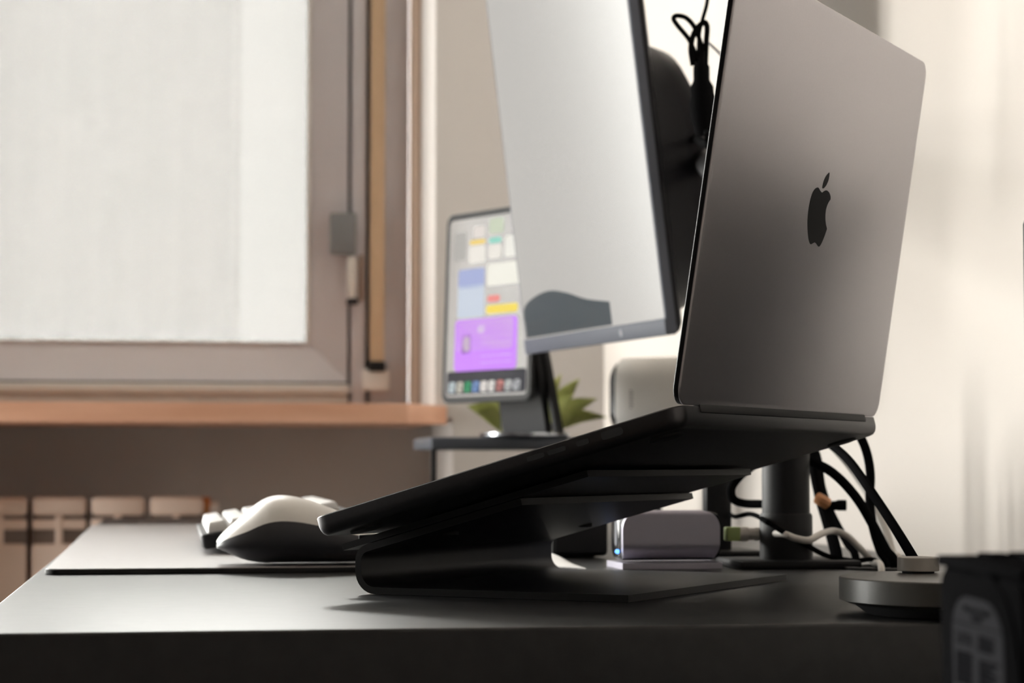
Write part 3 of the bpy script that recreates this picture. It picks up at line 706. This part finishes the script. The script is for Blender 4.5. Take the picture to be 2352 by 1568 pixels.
widget(0.14, 0.165, 0.84, 0.435, (0.53, 0.20, 0.85), 0.95, 0.006, 'purple_panel')
widget(0.15, 0.27, 0.80, 0.43, (0.68, 0.44, 0.78), 0.8, 0.006, 'lilac_panel')
widget(0.22, 0.255, 0.33, 0.36, (0.10, 0.06, 0.10), 0.7, 0.003, 'cover_art'); widget(0.235, 0.268, 0.315, 0.345, (0.62, 0.60, 0.45), 0.8, 0.006, 'cover_art')
widget(0.40, 0.36, 0.48, 0.40, (0.75, 0.66, 0.76), 0.8)
for i_, y_ in enumerate((0.20, 0.235, 0.30, 0.335)): widget(0.44, y_, 0.78, y_ + 0.010, (0.72, 0.48, 0.85), 0.8, 0.001, 'text_line')
widget(0.16, 0.445, 0.46, 0.615, (0.56, 0.62, 0.72), 0.8); widget(0.16, 0.60, 0.46, 0.70, (0.36, 0.41, 0.66), 0.8)
widget(0.49, 0.60, 0.86, 0.715, (0.78, 0.76, 0.68), 0.9)
widget(0.49, 0.455, 0.84, 0.50, (0.80, 0.62, 0.08), 0.9); widget(0.50, 0.515, 0.64, 0.55, (0.75, 0.22, 0.20), 0.9)
widget(0.28, 0.73, 0.46, 0.82, (0.74, 0.70, 0.64), 0.9); widget(0.28, 0.825, 0.46, 0.85, (0.80, 0.58, 0.15), 0.9)
widget(0.50, 0.74, 0.64, 0.81, (0.74, 0.70, 0.64), 0.9); widget(0.50, 0.82, 0.64, 0.85, (0.25, 0.60, 0.50), 0.9); widget(0.68, 0.74, 0.87, 0.85, (0.76, 0.74, 0.68), 0.9)
widget(0.32, 0.86, 0.45, 0.92, (0.66, 0.60, 0.56), 0.9); widget(0.50, 0.87, 0.66, 0.95, (0.50, 0.55, 0.42), 0.9); widget(0.10, 0.75, 0.24, 0.90, (0.48, 0.46, 0.43), 0.7)
dock_cols = [(0.62, 0.70, 0.72), (0.74, 0.70, 0.58), (0.05, 0.45, 0.18), (0.25, 0.42, 0.80), (0.75, 0.70, 0.66), (0.72, 0.68, 0.64), (0.80, 0.30, 0.26), (0.78, 0.78, 0.76), (0.76, 0.77, 0.78)]
for i_, c_ in enumerate(dock_cols): widget(0.085 + i_ * 0.091, 0.055, 0.160 + i_ * 0.091, 0.11, c_, 1.0, 0.003, 'dock_icon')
# tablet stand
tsx = tb + td * TW * 0.62 - tn * 0.045
tsb = Vector((tsx.x, tsx.y, SHZ1))
ts = thing('tablet_stand', tsb, 'black tablet stand with silver foot on the riser', 'tablet stand')
MB().lathe([(0.052, 0.0003), (0.055, 0.002), (0.055, 0.005), (0.050, 0.0065)], tsb, 48).build('foot', silver_m, ts)
pl_n = tnn
MB().slab(0.086, 0.165, 0.006, [(0, -0.004), (0, 0.004), (0.001, 0.005)], frame(tsb + Z * 0.004 - td * 0.038, td, Z * 0.985 + tn * 0.17, tn)).build('upright', black_pl, ts)
MB().slab(0.10, 0.10, 0.01, [(0, -0.004), (0, 0.0), (0.001, 0.0005)], frame(tb + td * 0.045 + tup * 0.07 - tnn * 0.0072, td, tup, tnn)).build('holder_plate', black_pl, ts)
MB().tube([tsb + Z * 0.10 + tn * 0.02, tb + td * 0.095 + tup * 0.10 - tnn * 0.010], 0.010, 12, 0).build('neck', black_pl, ts)
MB().box((-0.004, -0.006, 0), (0.004, 0.006, 0.16), frame(tsb + td * 0.066 + Z * 0.004, td, tn, (Z * 0.96 - td * 0.27).normalized()), 0.002).build('brace', black_pl, ts)

# potted grass behind the tablet stand
plp = at(1212, 1000, 2.70); plp = Vector((plp.x, plp.y, SHZ1))
pl = thing('potted_plant', plp, 'small spiky green plant in a pot behind the tablet stand', 'plant')
MB().lathe([(0.030, 0.0003), (0.033, 0.012), (0.034, 0.018), (0.031, 0.019), (0.030, 0.014)], plp, 32).build('pot', pot_m, pl)
def leaf_blade(p0, p1, wd, bend):
    ctr = catmull([p0, p0.lerp(p1, 0.5) + Z * bend, p1], 6); side = Vector((cY, -sY, 0)); L, Rr = [], []
    vs = []
    for i, c in enumerate(ctr):
        t_ = i / (len(ctr) - 1); w_ = wd * (0.35 + 0.9 * math.sin(math.pi * min(1, t_ * 0.85 + 0.12))) * (1 - t_ ** 3)
        d_ = (p1 - p0).normalized(); s_ = d_.cross(Vector((sY, cY, 0))).normalized(); nn_ = Vector((sY, cY, 0))
        vs += [c - s_ * w_ / 2, c - nn_ * 0.0012, c + s_ * w_ / 2, c + nn_ * 0.0012]
    fs = []
    n = len(ctr)
    for i in range(n - 1):
        for k in range(4): fs.append((i * 4 + k, i * 4 + (k + 1) % 4, (i + 1) * 4 + (k + 1) % 4, (i + 1) * 4 + k))
    fs += [(3, 2, 1, 0), (4 * n - 4, 4 * n - 3, 4 * n - 2, 4 * n - 1)]
    MB().add(vs, fs).build('leaf', leaf_m, pl, 60)
lat = c2r(1.0, 0.0)
for (u, v, dd, wd, ofs) in ((1072, 932, 2.70, 0.020, -0.026), (1092, 945, 2.69, 0.016, -0.027), (1104, 918, 2.71, 0.022, -0.024), (1128, 900, 2.70, 0.018, -0.020), (1332, 868, 2.70, 0.019, 0.024), (1372, 915, 2.70, 0.019, 0.026), (1318, 905, 2.68, 0.015, 0.025), (1396, 958, 2.71, 0.016, 0.027), (1250, 870, 2.72, 0.016, 0.006), (1180, 880, 2.72, 0.016, -0.006), (1290, 858, 2.73, 0.016, 0.014)):
    leaf_blade(plp + Z * 0.013 + lat * ofs, at(u, v, dd), wd, 0.008)

# white rounded speaker on the riser
wp = at(1402, 1000, 2.66); wtop = at(1450, 820, 2.66).z
spk = thing('white_speaker', (wp.x + 0.06, wp.y + 0.03, SHZ1), 'white rounded speaker box with glossy black end on riser', 'speaker')
wl = wtop - SHZ1
sw = 0.066; sa_ = R(34)
sax = Vector((math.cos(sa_), -math.sin(sa_), 0)); say = Vector((math.sin(sa_), math.cos(sa_), 0))      # long axis, depth axis
sfr_ = frame((wp.x, wp.y, SHZ1 + 0.0004), sax, say, Z)
prof = rrect(sw, wl, 0.030, 0, 8)
ringp = lambda xx, k_: [sfr_((xx, sw / 2 + (q[0] - sw / 2) * k_, wl / 2 + (q[1] - wl / 2) * k_)) for q in prof]
MB().loft([ringp(0.006, 0.975), ringp(0.008, 1.0), ringp(0.118, 1.0), ringp(0.121, 0.975)]).build('shell', white_pl, spk, 40)
MB().loft([ringp(-0.004, 0.78), ringp(0.000, 0.88), ringp(0.0065, 0.90)]).build('end_cap', black_gl, spk, 40)
for k_ in range(7):
    zz = wl * 0.36 + k_ * 0.0034
    MB().box((0.026, -0.0002, zz), (0.0295 + 0.001 * (k_ % 2), 0.0004, zz + 0.0021), sfr_).build('print_mark', mat('speaker_print', (0.30, 0.28, 0.27), 0.5), spk, 0)

# low black box behind the stand
bx0 = on_z(1268, 1283, DESK); bx1 = on_z(1402, 1283, DESK)
sb = thing('soundbar', ((bx0.x + bx1.x) / 2, bx0.y + 0.05, DESK), 'low black soundbar on the desk between laptop stand and dock', 'soundbar')
MB().box((bx0.x, bx0.y, DESK + 0.002), (bx1.x, bx0.y + 0.30, DESK + 0.052), bevel=0.004).build('cabinet', black_pl, sb)
MB().box((bx0.x + 0.003, bx0.y - 0.0012, DESK + 0.005), (bx1.x - 0.003, bx0.y + 0.002, DESK + 0.049), bevel=0.0005).build('grille', fabric_m, sb)
for yy in (0.02, 0.26):
    MB().box((bx0.x + 0.008, bx0.y + yy, DESK + 0.0003), (bx1.x - 0.008, bx0.y + yy + 0.01, DESK + 0.0025)).build('foot', mat_edge_m, sb, 0)

# small white memo pad behind the stand, its sheet curling up
q0, q1 = on_z(1236, 1299, DESK + 0.002), on_z(1346, 1306, DESK + 0.002)
q2 = q1 + Vector((-0.002, 0.045, 0.0012)); q3 = at(1238, 1266, q0.x * sY + q0.y * cY + 0.05)
memo = thing('memo_pad', (q1.x - 0.02, q1.y + 0.02, DESK), 'small white memo pad with curled sheet behind the laptop stand', 'memo pad')
MB().prism([(q0.x, q0.y), (q1.x, q1.y), (q2.x, q2.y), (q0.x + 0.004, q2.y)], frame((0, 0, 0), X, Y, Z), DESK + 0.0003, DESK + 0.0018).build('backing', black_pl, memo, 0)
def sheet_pt(a_, b_, dz): 
    p = q0.lerp(q1, a_).lerp(q3.lerp(q2, a_), b_); p.z += dz + 0.002 * math.sin(math.pi * a_) * b_; return p
vs = []; n_ = 8
for dz in (0.0006, -0.0004): vs += [sheet_pt(i / n_, j / n_, dz) for j in range(n_ + 1) for i in range(n_ + 1)]
fs = []; o_ = (n_ + 1) ** 2
for j in range(n_):
    for i in range(n_):
        k = j * (n_ + 1) + i; fs += [(k, k + 1, k + n_ + 2, k + n_ + 1), (o_ + k, o_ + k + n_ + 1, o_ + k + n_ + 2, o_ + k + 1)]
bd = [i for i in range(n_ + 1)] + [j * (n_ + 1) + n_ for j in range(1, n_ + 1)] + [n_ * (n_ + 1) + i for i in range(n_ - 1, -1, -1)] + [j * (n_ + 1) for j in range(n_ - 1, 0, -1)]
for a_, b_ in zip(bd, bd[1:] + bd[:1]): fs.append((a_, b_, b_ + o_, a_ + o_))
MB().add(vs, fs).build('paper_sheet', mat('white_paper', (0.85, 0.84, 0.83), 0.6, noise=(100.0, 0.2, (0.82, 0.81, 0.80))), memo, 60)

# =================================================================== DOCK with network cable
dk = on_z(1430, 1309, DESK); dk2 = on_z(1669, 1309, DESK)
dw = dk2.x - dk.x
dock = thing('docking_station', ((dk.x + dk2.x) / 2, dk.y + 0.025, DESK), 'violet grey metal docking station with blue light on a flat foot', 'docking station')
MB().prism([(dk.x, dk.y), (dk2.x, dk.y), (dk2.x + 0.002, dk.y + 0.052), (dk.x - 0.0015, dk.y + 0.052)], frame((0, 0, 0), X, Y, Z), DESK + 0.0004, DESK + 0.0052).build('foot', dock_m, dock, 0)
dh0 = DESK + 0.0052; dh1 = on_y(1540, 1172, dk.y).z
dht = dh1 - dh0
# shell: rounded top corners, curls under at the bottom (facing the camera)
def dock_shell(y_off, inset, z_add=0.0):
    pts = []
    wd_, ht_ = dw - 0.002, dht
    r_ = 0.014; rb = 0.004
    for cx, cz, a0, rr_ in ((wd_ - r_, ht_ - r_, 0, r_), (r_, ht_ - r_, 90, r_), (rb, rb + 0.004, 180, rb), (wd_ - rb, rb + 0.004, 270, rb)):
        for k in range(9):
            a_ = R(a0 + 90 * k / 8); pts.append((cx + rr_ * math.cos(a_), cz + rr_ * math.sin(a_)))
    cx, cz = wd_ / 2, ht_ / 2
    out = []
    for px_, pz_ in pts:
        qx = cx + (px_ - cx) * (1 - 2 * inset / wd_); qz = cz + (pz_ - cz) * (1 - 2 * inset / ht_)
        low = max(0.0, 1 - qz / (ht_ * 0.32)); yy = y_off + 0.014 * low * low
        out.append(Vector((dk.x + 0.001 + qx, dk.y + 0.004 + yy, dh0 + qz + z_add)))
    return out
m = MB()
# front face as a grid so that the lower part really curves inwards
nu, nv = 36, 24
wd_, ht_ = dw - 0.002, dht; r_ = 0.014
def face_pt(fu, fv, yo):
    z_ = 0.003 + fv * (ht_ - 0.003)
    cut = 0.0
    if z_ > ht_ - r_: cut = r_ - math.sqrt(max(0, r_ * r_ - (z_ - ht_ + r_) ** 2))
    low = max(0.0, 1 - z_ / (ht_ * 0.36)); tp = 0.0035 * low * low
    x_ = cut + tp + fu * (wd_ - 2 * cut - 2 * tp)
    rim = max(0.0, z_ - (ht_ - 0.003)) / 0.003
    return Vector((dk.x + 0.001 + x_, dk.y + 0.003 + yo + 0.016 * low * low + 0.0022 * rim * rim, dh0 + z_))
for yo, fl in ((0.0, False), (0.006, True)):
    vs = [face_pt(i / nu, j / nv, yo) for j in range(nv + 1) for i in range(nu + 1)]
    fs = []
    for j in range(nv):
        for i in range(nu):
            k = j * (nu + 1) + i; q_ = (k, k + 1, k + nu + 2, k + nu + 1); fs.append(q_ if not fl else q_[::-1])
    m.add(vs, fs)
n1 = (nu + 1) * (nv + 1)
bd = [i for i in range(nu + 1)] + [j * (nu + 1) + nu for j in range(1, nv + 1)] + [nv * (nu + 1) + i for i in range(nu - 1, -1, -1)] + [j * (nu + 1) for j in range(nv - 1, 0, -1)]
for a_, b_ in zip(bd, bd[1:] + bd[:1]): m.f.append((a_, b_, b_ + n1, a_ + n1))
m.build('shell', dock_m, dock, 50)
# dark core behind the shell
core = [(-0.006, 0.012), (-0.0065, 0.034), (-0.003, 0.004)]
MB().loft([[Vector((dk.x + xx, dk.y + 0.009 + p[0] * 0.040, dh0 + 0.0006 + p[1] * (dht - 0.0012))) for p in [(0.5 + (q[0] - 0.5) * k_, 0.5 + (q[1] - 0.5) * k_) for q in rrect(1, 1, 0.3, 0, 6)]] for xx, k_ in ((0.001, 0.86), (0.003, 0.97), (dw - 0.004, 0.97), (dw + 0.001, 0.88))]).build('core', black_gl, dock, 40)
lp = at(1413, 1268, 1.625)
MB().lathe([(0.0006, -0.0016), (0.0017, -0.0008), (0.0019, 0), (0.0017, 0.0008), (0.0006, 0.0016)], (dk.x - 0.0002, dk.y + 0.018, lp.z), 14).build('indicator_light', emissive('blue_led', (0.10, 0.32, 1.0), 3.5), dock)
MB().slab(0.008, 0.020, 0.0035, [(0, -0.0008), (0, 0.0006)], frame((dk.x + 0.0012, dk.y + 0.024, dh0 + 0.012), Y, Z, -X)).build('port', mat('port_grey', (0.16, 0.17, 0.20), 0.4), dock)

# network cable
nz_ = on_y(1700, 1226, dk.y + 0.03); ny = dk.y + 0.03
nc = thing('network_cable', (nz_.x, ny, DESK), 'white network cable with green latch plugged into dock', 'cable')
xg0, xg1 = on_y(1672, 1226, ny).x, on_y(1697, 1226, ny).x
zg = nz_.z
MB().box((xg0 - 0.002, ny - 0.006, zg - 0.0052), (xg1, ny + 0.006, zg + 0.0055), bevel=0.001).build('latch', green_m, nc)
xs = [on_y(u_, 1226, ny).x for u_ in (1694, 1716, 1730, 1742, 1756, 1775)]
for i_, (xa, xb, r_) in enumerate(((xs[0], xs[1], 0.0060), (xs[1], xs[2], 0.0048), (xs[2], xs[3], 0.0054), (xs[3], xs[4], 0.0044), (xs[4], xs[5], 0.0040))):
    MB().tube([Vector((xa, ny, zg)), Vector(((xa + xb) / 2, ny, zg)), Vector((xb + 0.0004, ny, zg))], [r_ * 0.95, r_, r_ * 0.93], 14, 2).build('boot', cable_w, nc)
def cx(u_, v_, x_): return on_x(u_, v_, x_)
e0 = Vector((xs[5], ny, zg))
MB().tube([e0 - X * 0.002, at(1800, 1226, 1.622), at(1828, 1236, 1.622), at(1858, 1240, 1.622), at(1888, 1225, 1.635), at(1915, 1219, 1.66), at(1945, 1230, 1.66), at(1975, 1258, 1.66), at(2005, 1290, 1.665), on_z(2024, 1303, DESK + 0.003), on_z(2024, 1303, DESK + 0.003) - Z * 0.03], 0.0026, 12).build('lead', cable_w, nc)

# other cables dropping behind the desk
def drop(pts, x_end_=0.0):
    """end of a lead: down through the cable hole in the desk top"""
    pts = [Vector(p) for p in pts]
    for p in pts[:-1]: p.z = max(p.z, DESK + 0.0055)
    last = pts[-1]; last.z = DESK + 0.004
    return pts + [Vector((last.x + 0.002, last.y, DESK - 0.03))]
CLIP = DESK + 0.118
MB().lathe([(0.0190, CLIP - DESK - 0.012), (0.0230, CLIP - DESK - 0.010), (0.0230, CLIP - DESK + 0.010), (0.0190, CLIP - DESK + 0.012)], (pole.x, pole.y, DESK), 32).build('cable_clip', black_pl, arm)
def clip(ang, dz=0.0): return Vector((pole.x + 0.024 * math.cos(R(ang)), pole.y + 0.024 * math.sin(R(ang)), CLIP + dz))
def cable(name, pts, r_, m_, label): return tag(MB().tube(pts, r_, 10, 6).build(name, m_), label, 'cable')
cable('black_cable', drop([clip(150), at(1740, 1040, 1.72), at(1785, 1046, 1.70), at(1850, 1055, 1.68), at(1912, 1085, 1.66), at(1965, 1140, 1.65), at(2005, 1205, 1.64), at(2035, 1262, 1.635), at(2056, 1312, 1.63)]), 0.0037, cable_b, 'thick black cable arching low from the pole to desk edge')
cable('black_cable', [clip(-60), at(1840, 985, 1.62), at(1890, 1008, 1.60), at(1945, 1052, 1.56), at(1995, 1120, 1.51), at(2045, 1195, 1.45), at(2082, 1255, 1.39), at(2108, 1300, 1.33), at(2126, 1335, 1.27), at(2150, 1350, 1.225), at(2170, 1352, 1.2165)], 0.0033, cable_b, 'black cable arching highest from under laptop rear to disc')
cable('black_cable', drop([clip(-20, 0.006), at(1890, 930, 1.68), at(1930, 940, 1.68), at(1965, 985, 1.68), at(1988, 1030, 1.68), at(1999, 1085, 1.68), at(1998, 1150, 1.68), at(2005, 1210, 1.67), at(2022, 1265, 1.66), at(2036, 1312, 1.655)], 0.64), 0.0036, cable_b, 'black cable hanging straight down behind the laptop corner')
cable('white_cable', drop([clip(40, 0.004), at(1880, 1000, 1.74), at(1920, 1030, 1.74), at(1965, 1085, 1.74), at(2005, 1150, 1.73), at(2032, 1215, 1.72), at(2050, 1275, 1.71), at(2062, 1325, 1.70)], 0.65), 0.0040, cable_w, 'white power cable arching behind the black cables')
cable('black_cable', [clip(110), at(1770, 1035, 1.76), at(1740, 1062, 1.76), at(1705, 1088, 1.76), at(1681, 1118, 1.76), at(1684, 1145, 1.76), at(1710, 1156, 1.76), at(1760, 1158, 1.745), at(1800, 1165, 1.735)], 0.0036, cable_b, 'black cable looped round the left of the thick pole')
cable('black_cable', drop([Vector((pp.x + 0.012, pp.y, at(1680, 1188, 1.78).z)), at(1690, 1186, 1.78), at(1720, 1180, 1.77), at(1742, 1186, 1.70), at(1757, 1196, 1.628), at(1775, 1206, 1.624), at(1800, 1222, 1.62), at(1850, 1250, 1.645), at(1900, 1276, 1.655), at(1960, 1292, 1.655), at(2015, 1304, 1.655)], 0.64), 0.0020, cable_b, 'thin black cable crossing in front of the thick pole')
cable('black_cable', drop([clip(60), at(1862, 1020, 1.78), at(1872, 1080, 1.78), at(1886, 1145, 1.78), at(1902, 1200, 1.77), at(1922, 1265, 1.75)]), 0.0050, cable_b, 'thick black cable bundled with an orange tie beside the pole')
cable('black_cable', drop([clip(80, 0.004), at(1870, 1030, 1.80), at(1888, 1120, 1.80), at(1910, 1180, 1.80), at(1945, 1245, 1.78), at(1965, 1285, 1.77)], 0.65), 0.0034, cable_b, 'black cable behind the orange-tied bundle beside the pole')
tag(MB().tube([at(1877, 1143, 1.766), at(1888, 1149, 1.764), at(1900, 1156, 1.766)], 0.0050, 10, 3).build('cable_tie', orange_m), 'small orange cable tie around the black cable bundle', 'cable tie')
tag(MB().tube([at(1892, 1158, 1.775), at(1912, 1161, 1.77), at(1930, 1160, 1.77), at(1943, 1160, 1.77)], [0.0032, 0.0040, 0.0046, 0.0046], 12, 4).build('cable_plug', cable_b), 'stubby black cable plug sticking sideways from the bundle', 'plug')

gr = on_z(2042, 1303, DESK + 0.001)
MB().lathe([(0.036, -0.001), (0.036, 0.0014), (0.0345, 0.0020), (0.028, 0.0020), (0.027, 0.0005)], (gr.x, gr.y, DESK), 40).build('cable_grommet', mat_edge_m, desk)

# =================================================================== ROUND DIAL near the edge
dc = at(2207, 1400, 1.15)
dial = thing('control_dial', (dc.x, dc.y, DESK), 'round grey metal control disc with a small knob on top', 'control dial')
zt = 0.0200
MB().lathe([(0.050, 0.0004), (0.0565, 0.0052), (0.0570, 0.0060)], (dc.x, dc.y, DESK), 72).build('rubber_foot', mat_edge_m, dial)
MB().lathe([(0.0595, 0.0060), (0.0645, 0.0078), (0.0645, zt - 0.0006), (0.0639, zt)], (dc.x, dc.y, DESK), 96).build('body', dial_m, dial)
kc = on_z(2109, 1312, DESK + zt + 0.0008)
MB().lathe([(0.0088, zt - 0.0002), (0.0088, zt + 0.0014)], (kc.x, kc.y, DESK), 40).build('knob_stem', mat_edge_m, dial)
MB().lathe([(0.0112, zt + 0.0012), (0.0115, zt + 0.0016), (0.0115, zt + 0.0084), (0.0111, zt + 0.0088)], (kc.x, kc.y, DESK), 48).build('knob', knob_m, dial)

# =================================================================== HARD DRIVE on a side cabinet
DD = 0.745
hp = at(2158, 1274, DD)
g = c2r(0.046, -1.0).normalized(); hn = c2r(-1.0, -0.046).normalized()          # far->near along the face; face normal
HH, HWd, HT = 0.147, 0.1016, 0.0261
ho = Vector((hp.x, hp.y, hp.z - HH))
hd_ = thing('hard_drive', ho + g * HWd / 2 - hn * HT / 2, 'black hard drive standing on end with a printed label darkened by painted shade', 'hard drive')
hfr = frame(ho, g, Z, hn)              # x along the face, y up, z out of the face
MB().box((0, 0, -HT), (HWd, HH - 0.0035, -0.0015), hfr, 0.0015).build('casting', hdd_m, hd_)
MB().slab(HWd - 0.002, HH - 0.008, 0.006, [(0, -0.002), (0, -0.0004), (0.0006, 0)], frame(ho + g * 0.001 + Z * 0.003, g, Z, hn)).build('cover', hdd_m, hd_)
MB().box((-0.0012, HH - 0.0035, -HT - 0.0), (HWd, HH, 0.0008), hfr, 0.0008).build('end_flange', hdd_m, hd_)
for a_, b_ in ((-0.0225, -0.0095), (-0.0060, -0.0005)):
    pass
MB().slab(0.020, 0.0085, 0.002, [(0, HH - 0.0004), (0, HH + 0.0010)], lambda p: hfr((0.004 + p[0], p[2], -0.0205 + p[1]))).build('end_plate', hdd_m, hd_)
MB().slab(0.030, 0.0060, 0.002, [(0, HH - 0.0004), (0, HH + 0.0016)], lambda p: hfr((0.014 + p[0], p[2], -0.0259 + p[1]))).build('end_plate', hdd_m, hd_)
def hface(zx, zy):
    p = on_plane(2120 + zx / 4.78, 1240 + zy / 4.78, ho, hn); r_ = p - ho; return Vector((r_.dot(g), r_.dot(Z), 0))
rid = [hface(*q) for q in ((430, 305), (540, 310), (650, 350), (760, 440), (860, 570), (930, 710), (985, 880), (1025, 1080), (1055, 1300), (1085, 1568))]
rid.append(rid[-1] + Vector((0.001, -0.03, 0)))
MB().tube([hfr((p.x, p.y, 0.0)) for p in rid], 0.0011, 10, 5).build('ridge', hdd_m, hd_)
lab = [hface(*q) for q in ((330, 900), (345, 790), (385, 680), (450, 620), (520, 625), (610, 650), (700, 678), (770, 740), (830, 860), (870, 1000), (888, 1200), (900, 1568))]
lab2 = [(p.x, p.y) for p in catmull(lab, 4)]
lab2 += [(lab2[-1][0], lab2[-1][1] - 0.045), (hface(345, 1568).x, lab2[-1][1] - 0.045), (hface(345, 1568).x, hface(345, 1568).y), (hface(335, 1200).x, hface(335, 1200).y)]
MB().prism(lab2, hfr, -0.0003, 0.00025).build('label', label_m, hd_, 0)['label'] = 'printed drive label, shade painted in, with rounded top'
lblo = hd_
l0, l1 = hface(338, 880), hface(862, 1020)
def lline(a_, b_, t_):
    d_ = (b_ - a_).normalized(); n_ = Vector((-d_.y, d_.x, 0)) * t_
    MB().prism([(p.x, p.y) for p in (a_ - n_, b_ - n_, b_ + n_, a_ + n_)], hfr, 0.0002, 0.0004).build('label_rule', print_m, hd_, 0)
lline(l0, l1, 0.0002)
def text(s_, x, y, size, name='lettering', width=None):
    cu = bpy.data.curves.new(name, 'FONT'); cu.body = s_; cu.size = size; cu.extrude = 0.00005; cu.resolution_u = 2
    tmp = bpy.data.objects.new(name, cu); COL.objects.link(tmp)
    dg = bpy.context.evaluated_depsgraph_get(); me = bpy.data.meshes.new_from_object(tmp.evaluated_get(dg))
    bpy.data.objects.remove(tmp)
    wx = max(v.co.x for v in me.vertices) if me.vertices else 1
    k_ = (width / wx) if width else 1.0
    mb = MB().add([hfr((x + v.co.x * k_, y + v.co.y, 0.00038 + v.co.z)) for v in me.vertices], [tuple(p.vertices) for p in me.polygons])
    bpy.data.meshes.remove(me)
    return mb.build(name, print_m, hd_, 0)
def tspan(s_, za, zb, zc_, name='lettering'):
    """text between two zoomed photo points on its base line, with cap height reaching zc_"""
    a_, b_, c_ = hface(*za), hface(*zb), hface(*zc_)
    text(s_, a_.x, (a_.y + b_.y) / 2, (c_.y - a_.y) / 0.72, name, b_.x - a_.x)
tspan('Western Digital', (450, 775), (750, 850), (450, 705))
lline(hface(545, 852), hface(655, 880), 0.0010)
tspan('2.0TB', (370, 1115), (545, 1170), (370, 985))
for i_ in range(4):
    a_, b_ = hface(615, 1060 + i_ * 45), hface(800 - 25 * (i_ % 2), 1115 + i_ * 45); lline(a_, b_, 0.00055)
for i_ in range(8):
    a_, b_ = hface(375, 1220 + i_ * 45), hface(540 + 15 * (i_ % 2), 1265 + i_ * 45); lline(a_, b_, 0.00060)
    a_, b_ = hface(630, 1330 + i_ * 45), hface(840 - 40 * (i_ % 3), 1390 + i_ * 45); lline(a_, b_, 0.00060)
# low cabinet carrying the drive, below the picture
cab_top = ho.z - 0.0004
cb = thing('side_cabinet', (ho.x + 0.05, ho.y - 0.05, 0), 'dark low cabinet beside the desk end carrying the hard drive', 'cabinet')
MB().box((ho.x - 0.12, ho.y - 0.28, 0.0), (0.60, 1.03, cab_top - 0.020), bevel=0.002).build('body', cab_m, cb)
MB().box((ho.x - 0.13, ho.y - 0.29, cab_top - 0.0205), (0.61, 1.035, cab_top), bevel=0.002).build('top', cab_m, cb)

# black slab speaker standing along the wall end of the desk
q0 = on_x(2342, 900, 0.585)
bsz = on_x(2346, 470, 0.585).z
bs = thing('slab_speaker', (0.61, q0.y - 0.19, DESK), 'flat black slab speaker standing along the bright wall', 'speaker')
MB().slab(0.050, 0.375, 0.012, [(0.001, DESK + 0.004), (0, DESK + 0.005), (0, bsz - 0.014), (0.003, bsz - 0.005), (0.010, bsz)], frame((0.585, q0.y - 0.375, 0), X, Y, Z)).build('cabinet', fabric_m, bs, 50)
for yy in (0.03, 0.30):
    MB().box((0.592, q0.y - 0.375 + yy, DESK + 0.0004), (0.628, q0.y - 0.33 + yy, DESK + 0.0045)).build('foot_pad', mat_edge_m, bs, 0)
